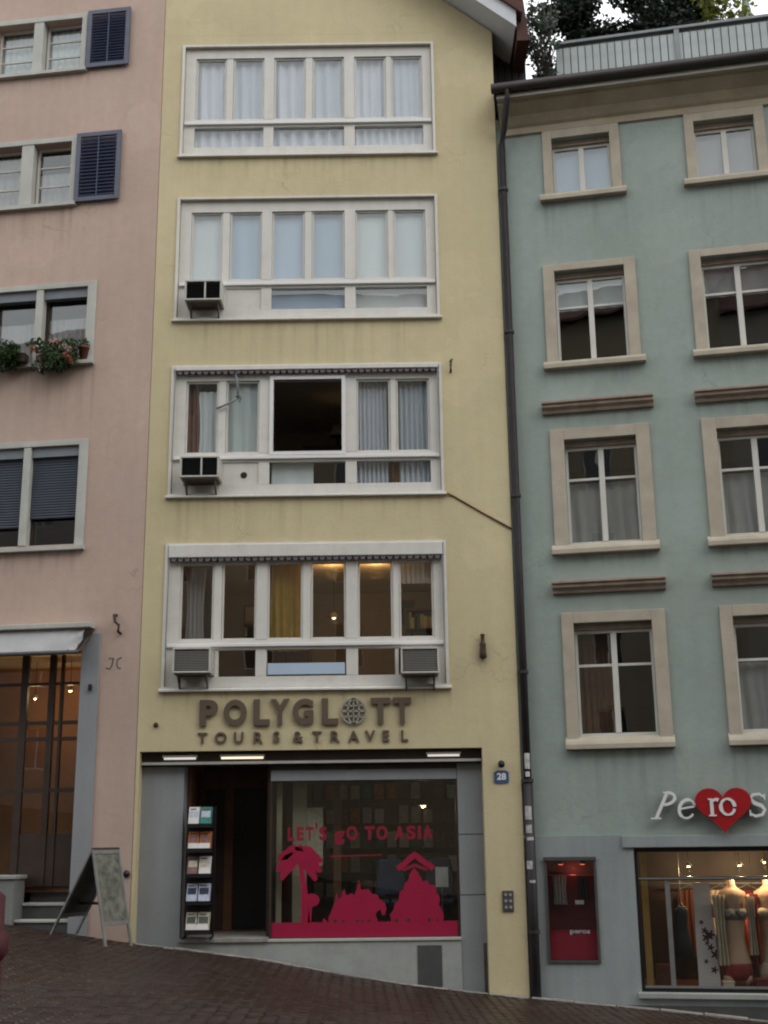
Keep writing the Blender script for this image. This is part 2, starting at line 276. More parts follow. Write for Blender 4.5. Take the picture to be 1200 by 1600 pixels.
def tag(o, label, cat, group=None, kind=None):
    o['label'] = label; o['category'] = cat
    if group: o['group'] = group
    if kind: o['kind'] = kind
    return o
def thing(name, label, cat, loc=(0, 0, 0), rotz=0, group=None):
    o = bpy.data.objects.new(name, None); col.objects.link(o); o.empty_display_size = .2
    o.location = loc; o.rotation_euler = (0, 0, rotz); return tag(o, label, cat, group)
def struct(o, label=None):
    o['kind'] = 'structure'
    if label: o['label'] = label
    return o
def text_mesh(ch, size, ext, mt, name='letter', off=0.0, shear=0.0, width=None):
    cu = bpy.data.curves.new('t', 'FONT'); cu.body = ch; cu.size = size; cu.extrude = ext; cu.offset = off; cu.shear = shear; cu.resolution_u = 4
    ob = bpy.data.objects.new('t', cu); col.objects.link(ob); bpy.context.view_layer.update()
    dg = bpy.context.evaluated_depsgraph_get(); me = bpy.data.meshes.new_from_object(ob.evaluated_get(dg)); me.name = name
    bpy.data.objects.remove(ob); bpy.data.curves.remove(cu)
    me.transform(Matrix.Rotation(R(90), 4, 'X'))
    xs = [v.co.x for v in me.vertices]; zs = [v.co.z for v in me.vertices]
    sx = (width/(max(xs)-min(xs))) if width else 1
    for v in me.vertices: v.co.x = (v.co.x-(min(xs)+max(xs))/2)*sx; v.co.z -= min(zs)
    me.materials.clear(); me.materials.append(mt); return me
def wall_holes(u0, u1, z0, z1, holes, t=.3):
    xs = sorted({u0, u1, *[h[0] for h in holes], *[h[1] for h in holes]}); zs = sorted({z0, z1, *[h[2] for h in holes], *[h[3] for h in holes]})
    xs = [x for x in xs if u0 <= x <= u1]; zs = [z for z in zs if z0 <= z <= z1]
    def solid(i, j):
        if not (0 <= i < len(xs)-1 and 0 <= j < len(zs)-1): return False
        cx, cz = (xs[i]+xs[i+1])/2, (zs[j]+zs[j+1])/2
        return not any(h[0] < cx < h[1] and h[2] < cz < h[3] for h in holes)
    b = MB()
    for i in range(len(xs)-1):
        for j in range(len(zs)-1):
            if not solid(i, j): continue
            a, c, d, e = xs[i], xs[i+1], zs[j], zs[j+1]
            b.face([(a,0,d),(c,0,d),(c,0,e),(a,0,e)]); b.face([(c,t,d),(a,t,d),(a,t,e),(c,t,e)])
            if not solid(i-1, j): b.face([(a,t,d),(a,0,d),(a,0,e),(a,t,e)])
            if not solid(i+1, j): b.face([(c,0,d),(c,t,d),(c,t,e),(c,0,e)])
            if not solid(i, j-1): b.face([(a,0,d),(a,t,d),(c,t,d),(c,0,d)])
            if not solid(i, j+1): b.face([(a,t,e),(a,0,e),(c,0,e),(c,t,e)])
    return b
def frame_rect(b, u0, u1, z0, z1, w, y0, y1, wb=None, wt=None):   # four bars butted end to end
    wb = w if wb is None else wb; wt = w if wt is None else wt
    b.box(u0, u0+w, y0, y1, z0, z1); b.box(u1-w, u1, y0, y1, z0, z1)
    b.box(u0+w, u1-w, y0, y1, z0, z0+wb); b.box(u0+w, u1-w, y0, y1, z1-wt, z1); return b
def leaf_cloud(blobs, n, size, rr, keep=lambda p: True, droop=.3):
    b = MB(); tot = sum(x[1][0]*x[1][1]*x[1][2] for x in blobs)
    for c, r in blobs:
        k = max(3, int(n*r[0]*r[1]*r[2]/tot))
        for _ in range(k):
            while True:
                p = Vector((rr.uniform(-1, 1), rr.uniform(-1, 1), rr.uniform(-1, 1)))
                if .12 < p.length < 1: break
            q = Vector((c[0]+p.x*r[0], c[1]+p.y*r[1], c[2]+p.z*r[2]))
            if not keep(q): continue
            s = size*rr.uniform(.6, 1.35); a = Vector((rr.gauss(0, 1), rr.gauss(0, 1), rr.gauss(0, .7)-droop)).normalized()
            w = a.cross(Vector((rr.gauss(0, 1), rr.gauss(0, 1), rr.gauss(0, 1)))).normalized(); h = a.cross(w)*.12
            b.face([q, q+a*s*.5+w*s*.32+h*s, q+a*s, q+a*s*.5-w*s*.32+h*s])
    return b
def curtain_mesh(w, h, waves, amp, mt, name='curtain', taper=0.0, ph=0.0, nz=6):
    b = MB(); n = max(12, waves*8)
    for j in range(nz+1):
        z = -h*j/nz; sq = 1-taper*math.sin(math.pi*min(1, j/nz)*.9)
        for i in range(n+1):
            t = i/n; b.v.append((w*(t-.5)*sq, amp*math.sin(2*math.pi*waves*t+ph+.5*math.sin(j*.9))*(0.5+.5*j/nz), z))
    for j in range(nz):
        for i in range(n): a = j*(n+1)+i; b.f.append((a, a+n+1, a+n+2, a+1))
    return b.mesh(name, mt, True)

# ------------------------------------------------------------------ houses' frames (corner points and facade directions)
XL, XR, AB, AP = -4.019, 1.981, 0.195226, 0.13594
HY = (Vector((0, 0, 0)), 0.0); HB = (Vector((XR, 0.1, 0)), -AB); HP = (Vector((XL, 0, 0)), -AP)
def on(H, u, d, z): return H[0] + Matrix.Rotation(H[1], 3, 'Z') @ Vector((u, d, z))

# ------------------------------------------------------------------ street
GX = [(-80, 8.0), (-40, 5.0), (-12, 1.33), (-6.07, .44), (-5.14, .30), (-3.9, .11), (-2.1, -.12), (-.75, -.36), (.2, -.51), (1.34, -.65), (2.0, -.72), (3.74, -.86), (5.3, -1.01), (12, -1.65), (40, -4.0), (80, -7.0)]
def G(x, y):
    for (a, za), (b, zb) in zip(GX, GX[1:]):
        if x <= b: break
    return za + (zb-za)*(x-a)/(b-a) - .02*y
def proj(p):
    v = Vector(p)-EYE; d = v.dot(c_fwd); return 600+FPX*v.dot(c_right)/d, 800+FPX*v.dot(c_down)/d
b = MB(); xs = sorted({x for x, _ in GX} | set(range(-24, 25, 2))); ys = [-80, -40, -24, -18, -12, -8, -4, 0, 4, 10, 40, 120]
for x in xs:
    for y in ys: b.v.append((x, y, G(x, y)-.016))
for i in range(len(xs)-1):
    for j in range(len(ys)-1): a = i*len(ys)+j; b.f.append((a, a+len(ys), a+len(ys)+1, a+1))
street = struct(b.build('street', M['bed'], smooth=True), 'sloping street paved with small dark brown setts')
# setts laid in diagonal rows
def sett_verts(l, w, h, r):
    j = lambda s: r.uniform(-s, s)
    a = [(-l/2+j(.006), -w/2+j(.005)), (l/2+j(.006), -w/2+j(.005)), (l/2+j(.006), w/2+j(.005)), (-l/2+j(.006), w/2+j(.005))]
    t = j(.004)
    return [(x, y, -.03) for x, y in a] + [(x, y, h-.014) for x, y in a] + [(x*.84, y*.80, h+t+j(.003)) for x, y in a]
SF = [(8, 9, 10, 11)] + [q for k in range(4) for q in ((4+k, 4+(k+1) % 4, 8+(k+1) % 4, 8+k), (k, (k+1) % 4, 4+(k+1) % 4, 4+k))]
cells = []; SL, SW = .185, .125; ca, sa = math.cos(R(38)), math.sin(R(38))
for i in range(-90, 90):
    for j in range(-130, 130):
        lx, ly = (i+.5*(j % 2))*SL, j*SW; x, y = lx*ca-ly*sa, lx*sa+ly*ca-5
        if -9 < x < 8.5 and -10.5 < y < -.02: cells.append((x, y))
front = []
for k, (x, y) in enumerate(cells):
    p = proj((x, y, G(x, y)))
    if -15 < p[0] < 1215 and 1400 < p[1] < 1612: front.append(((Vector((x, y, G(x, y)))-EYE).length, k))
front = {k for _, k in sorted(front)[:300]}
rs = random.Random(3); SM = []
for k in range(8):
    me = bpy.data.meshes.new('sett'); me.from_pydata(sett_verts(SL-.016, SW-.014, .012, rs), [], SF); me.materials.append(M['sett']); SM.append(me)
bs = MB()
for k, (x, y) in enumerate(cells):
    if k in front:
        o = link('sett', SM[k % 8], street, (x, y, G(x, y)), (-.02, math.atan(.135), R(38)))
    else:
        i = len(bs.v)
        for vx, vy, vz in sett_verts(SL-.016, SW-.014, .012, rs):
            wx, wy = x+vx*ca-vy*sa, y+vx*sa+vy*ca; bs.v.append((wx, wy, G(wx, wy)+vz))
        bs.f += [tuple(i+q for q in f) for f in SF]
o = bs.build('sett_paving', M['sett'], street); o['kind'] = 'stuff'
# kerb stones along the house fronts
def kerb(H, u0, u1, d0, d1, n, rise):
    for k in range(n):
        a, c = u0+(u1-u0)*k/n+.006, u0+(u1-u0)*(k+1)/n-.006; bb = MB()
        P = [on(H, a, d0, 0), on(H, c, d0, 0), on(H, c, d1, 0), on(H, a, d1, 0)]; e = rs.uniform(-.008, .012)
        for zz in (-.12, rise+e):
            for p in P: bb.v.append((p.x, p.y, G(p.x, p.y)+zz))
        bb.f += [(0,3,2,1),(4,5,6,7),(0,1,5,4),(1,2,6,5),(2,3,7,6),(3,0,4,7)]
        bb.build('kerb_stone', M['kerb'], street, bevel=.012)
kerb(HB, .05, 5.6, -.24, -.06, 9, .03); kerb(HY, -3.9, 1.95, -.16, -.02, 10, .02)

# ------------------------------------------------------------------ yellow house
yellow = thing('yellow_house', 'tall narrow yellow house with four bands of white strip windows over a travel shop', 'house')
YW = [(13.40, 15.62), (10.25, 12.53), (7.11, 9.36), (3.93, 6.26)]
holes = [(-3.62, .86, a, c) for a, c in YW] + [(-3.96, 1.39, -1.7, 2.96)]
b = wall_holes(XL+.006, XR, -1.7, 15.86, holes)
ZR = lambda x: 15.86+.79*(1.981-x)
AX = -2.6
b.prism_xz([(XL+.006, 15.862), (XR, 15.862), (AX, ZR(AX)), (XL+.006, ZR(AX)-.79*1.42)], 0, .3)
b.build('front_wall', M['yellow'], yellow)
box('side_wall', M['yellow'], XR-.25, XR-.004, .302, 7, -1.7, 15.8, yellow)
box('side_wall', M['room'], XL+.01, XL+.2, .302, 7, -1.7, 17, yellow)
box('back_wall', M['room'], XL+.2, XR-.25, 4.6, 4.8, 3.0, 16.2, yellow)
for z in (16.0, 12.9, 9.72, 6.62, 3.2): box('floor_slab', M['room'], XL+.2, XR-.25, .302, 4.6, z, z+.22, yellow)
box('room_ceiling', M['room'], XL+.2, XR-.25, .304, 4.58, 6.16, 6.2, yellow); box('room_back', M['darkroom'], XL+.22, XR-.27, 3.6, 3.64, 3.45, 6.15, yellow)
# roof: slab, bargeboard, eave board
b = MB(); x1 = 2.36
b.prism_xz([(x1, ZR(x1)+.03), (x1, ZR(x1)+.30), (AX, ZR(AX)+.30), (AX, ZR(AX)+.03)][::-1], -.5, 8)
b.prism_xz([(AX, ZR(AX)+.03), (AX, ZR(AX)+.30), (XL+.3, ZR(AX)-.79*1.12+.30), (XL+.3, ZR(AX)-.79*1.12+.03)][::-1], -.5, 8)
roof = b.build('roof', M['facia'], yellow, fix=True)
b = MB(); b.prism_xz([(x1+.02, ZR(x1)-.30), (x1+.02, ZR(x1)+.02), (AX, ZR(AX)+.33), (AX, ZR(AX)-.01)][::-1], -.56, -.502)
b = MB(); b.prism_xz([(x1+.01, ZR(x1)+.0), (x1+.01, ZR(x1)+.34), (AX, ZR(AX)+.34), (AX, ZR(AX)+.0)][::-1], -.56, -.502); b.build('bargeboard', M['facia'], roof, fix=True)
b = MB(); b.prism_xz([(x1+.12, ZR(x1)+.24), (x1+.12, ZR(x1)+.42), (AX, ZR(AX)+.52), (AX, ZR(AX)+.35)][::-1], -.62, 8); b.build('tile_layer', M['rooftile'], roof, fix=True)
b = MB(); b.prism_xz([(2.40, 15.42), (2.62, 15.42), (2.52, 16.5), (2.40, 16.62)], -.35, 2.6); b.build('eave_board', M['rooftile'], roof, fix=True)
scr = box('side_screen', M['black'], XR+.002, 2.66, .66, .74, 14.5, 15.98, yellow)
for k in range(5): box('board', M['darkboard'], 2.0+k*.132, 2.118+k*.132, .60, .658, 14.55, 16.0+.0*k, scr)

UX = [(-3.42, -2.87), (-2.74, -2.18), (-2.0, -1.43), (-1.30, -.73), (-.54, .03), (.13, .69)]   # upper panes
BAY = [(-3.42, -2.18), (-2.0, -.73), (-.54, .69)]
def strip_window(z0, z1, zt, zu, lower, middle_open=False, boxtop=0):
    # frame: proud surround, inner frame, rails
    b = MB(); frame_rect(b, -3.665, .905, z0-.03, z1+.035, .047, -.03, .02, .06, .037)
    b.box(-3.612, -3.42, .05, .15, z0+.005, z1-.005); b.box(.69, .852, .05, .15, z0+.005, z1-.005)
    ztop = z1-.005-boxtop; b.box(-3.42, .69, .05, .15, zt, ztop); b.box(-3.42, .69, .05, .15, zu-.16, zu); b.box(-3.42, .69, .04, .15, z0+.005, z0+.19)
    win = b.build('strip_window', M['white'], yellow)
    for a, c in ((-2.18, -2.0), (-.73, -.54)):
        MB().box(a, c, .045, .155, zu, zt).box(a, c, .045, .155, z0+.192, zu-.162).build('mullion', M['white'], win, bevel=.008)
    for k in range(3):
        if middle_open and k == 1: continue
        a, c = UX[2*k][1], UX[2*k+1][0]; box('glazing_bar', M['white'], a+.002, c-.002, .06, .14, zu+.002, zt-.002, win)
    for k, (a, c) in enumerate(UX):
        if middle_open and k in (2, 3): continue
        b = MB(); frame_rect(b, a+.004, c-.004, zu+.004, zt-.004, .028, .085, .125); b.build('sash', M['white'], win)
        box('pane', M['oldglass'] if k % 2 else M['glass'], a+.03, c-.03, .104, .108, zu+.03, zt-.03, win)
    MB().box(-3.60, .84, .0, .05, zu-.115, zu-.06).build('ledge_rail', M['bright'], win, bevel=.006)
    b = MB(); b.sweep_x([(-.075, z0-.05), (-.075, z0-.02), (.04, z0+.03), (.04, z0-.05)][::-1], -3.7, .94); b.build('sill', M['white'], win, bevel=.005, fix=True)
    for k, (kind) in enumerate(lower):
        a, c = BAY[k]; mid = (UX[2*k][1]+UX[2*k+1][0])/2; lo, hi = z0+.195, zu-.165
        if kind == 'pane': segs = [(a, c, 'p')]
        elif kind == 'hopper': segs = [(a, c, 'h')]
        else: segs = [(a, mid-.03, kind[0]), (mid+.03, c, kind[1])]; box('glazing_bar', M['white'], mid-.028, mid+.028, .06, .14, lo, hi, win)
        for s0, s1, t in segs:
            if t == 'p': box('pane', M['glass'], s0, s1, .104, .108, lo, hi, win)
            elif t == 'w': box('infill_panel', M['white'], s0, s1, .07, .12, lo, hi, win, bevel=.006)
            elif t == 'h':
                box('infill_panel', M['skyblind'], s0+.02, s1-.02, .03, .06, lo+.02, lo+.20, win); box('pane', M['glass'], s0, s1, .104, .108, lo, hi, win)
    return win
w1 = strip_window(*YW[0], 15.42, 14.15, ('pane', 'pane', 'pane'))
w2 = strip_window(*YW[1], 12.31, 11.00, (('a', 'w'), 'pane', 'pane'))
w3 = strip_window(*YW[2], 9.14, 7.85, (('a', 'w'), 'pane', 'pane'), True)
w4 = strip_window(*YW[3], 5.98, 4.71, (('a', 'p'), 'hopper', ('p', 'a')), boxtop=.2)
b = MB(); frame_rect(b, -2.0, -.725, 7.80, 9.20, .06, .01, .10); b.build('sash', M['bright'], w3)
MB().tube([(-2.42, .062, 7.47), (-2.42, .066, 7.47)], .055, 14).build('vent_hole', M['black'], w3)
# small wall furniture on the yellow front
def lamp_light(name, loc, watts, colr, rad, parent):
    ld = bpy.data.lights.new(name, 'POINT'); ld.energy = watts; ld.color = colr; ld.shadow_soft_size = rad
    o = bpy.data.objects.new(name, ld); col.objects.link(o); o.location = loc
    if parent: o.parent = parent
    return o

# ---- shopfront of the yellow house
front_y = .25
box('pier', M['greypanel'], -3.96, -3.30, .25, .62, -1.0, 2.74, yellow); box('pier', M['greypanel'], 1.0, 1.39, .25, .62, -1.4, 2.74, yellow)
for z in (.75, 1.65): box('panel_joint', M['grate'], 1.002, 1.388, .246, .2495, z, z+.012, yellow)
base = box('base_wall', M['basewall'], -3.296, .998, .225, .6, -1.4, .10, yellow)
box('vent_panel', M['grate'], .33, .70, .215, .224, -.56, .03, base); box('vent_panel', M['grate'], 1.335, 1.385, .243, .2495, -.9, .05, base)
box('threshold', M['kerb'], -3.296, -1.94, .18, 1.6, .102, .17, yellow, .01)
hd = box('shutter_box', M['darkwood'], -3.955, 1.385, .16, .62, 2.742, 2.955, yellow)
MB().box(-3.95, 1.38, .10, .158, 2.76, 2.80).build('guide_rail', M['trimgrey'], hd)
for a, c, mm in ((-3.62, -3.08, 'tube'), (-2.72, -2.02, 'warmtube'), (.52, 1.06, 'tube')):
    t = thing('strip_light', {'-3.62': 'short white strip light under lintel at far left of travel shop', '-2.72': 'glowing warm strip light above the travel shop doorway', '0.52': 'short white strip light under lintel above right pier of travel shop'}[str(a)], 'light', ((a+c)/2, .12, 2.86), 0, 'strip lights over the travel shop')
    l = (c-a)/2; box('housing', M['white'], -l, l, -.03, .035, .012, .045, t); MB().tube([(-l+.02, 0, -.006), (l-.02, 0, -.006)], .016, 10).build('tube', M[mm], t, smooth=True)
sw = MB(); frame_rect(sw, -1.94, 1.0, .10, 2.74, .035, .27, .34, .05, .26); swin = sw.build('shop_window', M['darkwood'], yellow)
box('pane', M['shopglass'], -1.905, .965, .30, .305, .15, 2.48, swin)
box('sill', M['trimgrey'], -1.95, 1.0, .20, .268, .102, .145, swin, .006)
box('header_panel', M['greypanel'], -1.93, .99, .255, .268, 2.50, 2.66, swin)
DY0, DY1 = .2925, .2985
box('film_band', M['magenta'], -1.90, .96, DY0, DY1, .155, .375, swin)
# palm, skyline and temple cut from red film
def palm(cx, z0, zc, s):
    b = MB(); b.ribbon([(cx+.04, z0), (cx+.02, (z0+zc)/2), (cx-.06, zc)], [.16*s, .10*s, .07*s], DY0, DY1)
    for a in (-10, 20, 50, 85, 120, 150, 185, 215, -40):
        L = s*(.42 if 0 < a < 180 else .38); pts = []; ws = []
        for k in range(5):
            t = k/4; pts.append((cx-.06+math.cos(R(a))*L*t, zc+math.sin(R(a))*L*t*.8-.22*s*t*t)); ws.append(s*(.05+.15*math.sin(math.pi*min(.97, t+.05))))
        e = .0005*(a % 7+1); b.ribbon(pts, ws, DY0-e, DY1-e)
    return b
palm(-1.42, .374, 1.36, .9).build('palm_film', M['magenta'], swin)
MB().ribbon([(-1.32, .374), (-1.30, .62)], .05, DY0, DY1).build('palm_film', M['magenta'], swin)
bx = MB(); bx.prism_xz([(-1.29+.13*math.cos(R(k*30)), .70+.10*math.sin(R(k*30))) for k in range(12)], DY0-.003, DY1-.003); bx.prism_xz([(-1.48+.13*math.cos(R(k*45)), 1.34+.10*math.sin(R(k*45))) for k in range(8)], DY0-.006, DY1-.006); bx.build('bush_film', M['magenta'], swin)
rf = random.Random(17)
def jag(pts, amp, seed):                       # cut a silhouette with leafy, ragged edges
    r_ = random.Random(seed); out = []
    for (x0, z0), (x1, z1) in zip(pts, pts[1:]):
        n = max(1, int(math.hypot(x1-x0, z1-z0)/.035))
        for k in range(n):
            t = k/n; out.append((x0+(x1-x0)*t+(r_.uniform(-amp, amp)*.6 if k else 0), z0+(z1-z0)*t+(r_.uniform(-amp*.5, amp) if k else 0)))
    return out+[pts[-1]]
def film(poly, name, e=0): MB().prism_xz(poly[::-1], DY0-e, DY1-e).build(name, M['magenta'], swin, fix=True)
film(jag([(-1.02, .374), (-1.02, .46), (-.97, .56), (-.93, .66), (-.90, .80), (-.87, .70), (-.82, .78), (-.78, .88), (-.74, .76), (-.66, .80), (-.62, .76), (-.585, .86), (-.56, 1.0), (-.53, .86), (-.48, .84), (-.42, .86), (-.36, .78), (-.30, .78), (-.24, .70), (-.18, .66), (-.13, .56), (-.15, .48), (-.20, .46), (-.23, .55), (-.28, .52), (-.30, .45), (-.27, .374)], .022, 1), 'elephant_film')
film(jag([(-.07, .374), (-.09, .46), (-.03, .54), (-.01, .64), (.05, .68), (.07, .80), (.13, .84), (.15, .94), (.20, .96), (.22, 1.05), (.30, 1.16), (.38, 1.05), (.42, .97), (.50, .97), (.55, .90), (.62, .90), (.64, .78), (.69, .70), (.67, .60), (.73, .50), (.73, .374)], .024, 2), 'temple_film')
film(jag([(-1.12, .374), (-1.10, .44), (-1.06, .40), (-1.03, .374)], .01, 3), 'bush_film', .0007)
for k, (cx_, r_) in enumerate(((-.92, .028), (-.80, .022), (-.58, .024), (-.50, .018), (.02, .026), (.20, .03), (.52, .028), (.64, .02), (-.40, .02))):
    MB().prism_xz([(cx_+r_*math.cos(R(a_)), .385+r_*.2+r_*math.sin(R(a_))) for a_ in range(0, 360, 45)], DY0-.002, DY0-.0012).build('film_cutout', M['darkwood'], swin)
MB().ribbon(jag([(.04, 1.15), (.14, 1.21), (.24, 1.30), (.31, 1.36), (.39, 1.30), (.49, 1.22), (.60, 1.15)], .008, 4), .085, DY0-.0016, DY1-.0016).build('pagoda_roof_film', M['magenta'], swin)
MB().ribbon([(.13, 1.13), (.31, 1.20), (.50, 1.13)], .05, DY0-.0024, DY1-.0024).build('pagoda_roof_film', M['darkmag'], swin)
MB().ribbon([(-1.0, 1.345), (-.2, 1.36)], .02, DY0, DY1).build('underline_film', M['darkmag'], swin)
x = -1.66
for ch, w in (("L", .13), ("E", .13), ("T", .14), ("'", .04), ("S", .14), (" ", .10), ("g", .19), ("O", .20), (" ", .12), ("T", .18), ("O", .20), (" ", .12), ("A", .18), ("S", .17), ("I", .06), ("A", .18)):
    if ch != ' ':
        big = ch in 'gO' or x > -.6
        w *= .86; me = text_mesh(ch, .27, .003, M['darkmag'], 'film_letter', .012, 0, w); link('film_letter', me, swin, (x+w/2, .2955, 1.52 if ch == 'g' else (1.76 if ch == "'" else 1.585)))
    x += w+.028 if ch != ' ' else .085
# doorway and inside of the shop
box('doorway_wall', M['wood'], -3.30, -3.24, .63, 1.6, .172, 2.74, yellow); box('doorway_wall', M['darkwood'], -1.99, -1.945, .36, 1.6, .172, 2.74, yellow)
dr = MB(); frame_rect(dr, -3.238, -1.995, .172, 2.74, .08, 1.6, 1.7, .02, .3); dr.box(-2.82, -2.68, 1.6, 1.7, .19, 2.44); dr = dr.build('inner_door', M['wood'], yellow)
box('door_leaf', M['black'], -2.68, -2.08, 1.62, 1.66, .20, 2.43, dr); box('side_panel', M['darkwood'], -3.155, -2.822, 1.62, 1.66, .20, 2.43, dr)
box('shop_floor', M['floor'], -3.7, 1.70, 1.72, 4.5, .05, .14, yellow); box('shop_floor', M['floor'], -1.94, 1.70, .62, 1.719, .05, .14, yellow)
box('shop_ceiling', M['room'], -3.7, 1.70, .63, 4.5, 2.96, 3.05, yellow)
box('shop_back_wall', M['wood'], -3.7, 1.70, 4.5, 4.6, .0, 3.0, yellow); box('shop_side_wall', M['darkroom'], 1.62, 1.715, .63, 4.5, .0, 2.95, yellow)
for a, c, y, mm in ((-1.86, -1.78, .55, 'soffit'), (-1.62, -1.40, .75, 'soffit'), (-.98, -.86, 1.0, 'wood')): box('shop_column', M[mm], a, c, y, y+.12, .14, 2.95, yellow)

# ------------------------------------------------------------------ pink house
pink = thing('pink_house', 'pink rendered house with navy shutters and pale stone window surrounds', 'house', HP[0], HP[1])
PW = [(-3.28, -1.59, 15.39, 16.44), (-3.32, -1.65, 12.66, 13.86), (-2.95, -1.20, 9.62, 10.97), (-3.0, -1.20, 6.36, 8.07)]
PM = [(-2.53, -2.34), (-2.60, -2.37), (-2.14, -2.01), (-2.18, -2.05)]
b = wall_holes(-9.0, -.004, -1.0, 19.0, PW + [(-4.4, -.97, -1.0, 4.62)]); b.build('front_wall', M['pink'], pink)
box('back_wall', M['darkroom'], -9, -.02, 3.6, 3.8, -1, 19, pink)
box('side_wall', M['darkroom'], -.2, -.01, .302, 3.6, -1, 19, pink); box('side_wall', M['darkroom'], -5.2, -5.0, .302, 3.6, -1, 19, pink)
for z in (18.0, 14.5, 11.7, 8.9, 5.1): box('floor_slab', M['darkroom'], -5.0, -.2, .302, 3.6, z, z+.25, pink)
for k, ((a, c, z0, z1), (m0, m1)) in enumerate(zip(PW, PM)):
    b = MB(); w = .16 if k > 1 else .10
    b.box(c+.002, c+w, -.03, .02, z0-.04, z1+.10); b.box(a-w, a-.002, -.03, .02, z0-.04, z1+.10); b.box(a-.002, c+.002, -.03, .02, z1+.002, z1+.10)
    win = b.build('window', M['trimgrey'], pink, bevel=.006)
    MB().box(m0, m1, -.02, .16, z0, z1).build('mullion', M['trimgrey'], win, bevel=.01)
    MB().sweep_x([(-.10, z0-.11), (-.10, z0-.045), (.1, z0-.005), (.1, z0-.11)][::-1], a-w-.03, c+w+.02 if k > 1 else c+w+.04).build('sill', M['trimgrey'], win, fix=True)
    for s0, s1 in ((a, m0), (m1, c)):
        b = MB(); frame_rect(b, s0+.004, s1-.004, z0+.004, z1-.004, .045, .17, .22)
        if k < 2:
            for q in (.36, .68): b.box(s0+.05, s1-.05, .178, .212, z0+(z1-z0)*q-.014, z0+(z1-z0)*q+.014)
        b.build('sash', M['greyframe'] if k < 2 else M['darkwood'], win)
        box('pane', M['oldglass'], s0+.05, s1-.05, .192, .196, z0+.05, z1-.05, win)
        if k > 1:
            box('blind_box', M['blindbox'], s0+.002, s1-.002, .03, .165, z1-.17, z1-.003, win)
        if k == 3:
            b = MB(); zb = 6.84 if s1 > -1.5 else 6.70; zz = z1-.175
            while zz > zb: b.sweep_x([(.10, zz), (.085, zz-.022), (.10, zz-.044), (.115, zz-.022)], s0+.01, s1-.01); zz -= .046
            b.build('roller_blind', M['rollblind'], win, fix=True)
# shutters folded back against the wall
for (a, c, z0, z1) in ((-1.46, -.64, 15.32, 16.53), (-1.54, -.70, 12.60, 13.97)):
    b = MB(); frame_rect(b, a, c, z0, z1, .085, -.085, -.04, .085, .085)
    sh = b.build('shutter', M['shutterframe'], pink, bevel=.005)
    box('stile', M['shutter'], (a+c)/2-.012, (a+c)/2+.012, -.082, -.043, z0+.087, z1-.087, sh); n = 17; st = (z1-z0-.19)/n
    me = MB(); l = (c-a)/2-.088; me.sweep_x([(-.028, -.030), (-.020, -.036), (.024, .024), (.016, .030)], -l, l); me = me.mesh('slat', M['shutter'])
    for k in range(n): link('slat', me, sh, ((a+c)/2, -.055, z0+.10+st*(k+.5)))
# ground floor of the pink house
b = MB(); b.box(-.965, -.66, -.04, .1, -.6, 4.86); b.build('door_surround', M['greypanel'], pink, bevel=.01)
b = MB(); b.box(-4.4, -1.88, -.0, .40, -1, 1.06); b.build('parapet_wall', M['lowwall'], pink)
box('coping', M['basewall'], -4.4, -1.85, -.03, .42, 1.062, 1.12, pink, .01)
for k in range(3):
    z = .46+.235*k; MB().box(-1.872, -.968, .10+.26*k, .10+.26*(k+1) if k < 2 else 1.5, -.9, z-.045).build('step_riser', M['grate'], pink)
    MB().box(-1.876, -.968, .07+.26*k, .10+.26*(k+1)-.02 if k < 2 else 1.5, z-.043, z).build('step', M['trimgrey'], pink, bevel=.01)
b = MB(); FY0, FY1 = .46, .53
for (a, c) in ((-1.06, -.972), (-1.50, -1.455), (-1.70, -1.60), (-2.18, -2.06), (-3.3, -3.2)): b.box(a, c, FY0, FY1, 1.125 if c < -1.9 else .94, 4.60)
for z, w in ((4.10, .05), (3.46, .06), (3.20, .06), (2.38, .07)):
    for (a, c) in ((-1.455, -1.06), (-1.60, -1.50), (-2.06, -1.70), (-3.2, -2.18)): b.box(a, c, FY0+.01, FY1-.01, z, z+w)
df = b.build('shopfront_frame', M['darkwood'], pink)
for (a, c) in ((-1.455, -1.06), (-1.60, -1.50), (-2.06, -1.70), (-3.2, -2.18)):
    lo = 1.13 if c < -2.1 else 1.75
    box('pane', M['shopglass'], a, c, .49, .494, lo, 4.58, df)
    if lo > 1.5: box('kick_panel', M['darkwood'], a, c, .48, .50, .94, 1.748, df)
box('shop_wall', M['glowwall'], -4.4, -.97, 2.2, 2.3, .5, 5.0, pink); box('shop_wall', M['gold'], -1.0, -.95, .6, 2.2, .5, 5.0, pink); box('shop_ceiling', M['room'], -4.4, -1.0, .6, 2.2, 4.63, 4.7, pink); box('shop_floor', M['wood'], -4.4, -1.0, .54, 2.2, .85, .93, pink)

# ------------------------------------------------------------------ blue-green house
blue = thing('blue_green_house', 'blue-green rendered house with beige stone window surrounds and a roof terrace', 'house', HB[0], HB[1])
BR = [(12.50, 13.56, .99, 2.0), (9.36, 11.0, .92, 2.1), (6.18, 7.95, .94, 2.11), (3.10, 4.88, .94, 2.16)]
SURR = [(.83, 2.17, 13.77, .75, 2.24, 12.33), (.73, 2.29, 11.13, .67, 2.36, 9.2), (.71, 2.33, 8.14, .66, 2.37, 6.0), (.75, 2.37, 5.05, .73, 2.39, 2.9)]
bh = [(u0+q*2.45, u1+q*2.45, z0, z1) for q in range(2) for (z0, z1, u0, u1) in BR]
b = wall_holes(.0, 8.0, 1.602, 13.9, bh); b.build('front_wall', M['blue'], blue)
b = wall_holes(.0, 8.0, -2.2, 1.60, [(.31, 1.09, -.22, 1.28), (1.66, 5.2, -.62, 1.42)], .32); o = b.build('ground_floor_wall', M['bluebase'], blue); o.location = (0, -.02, 0)
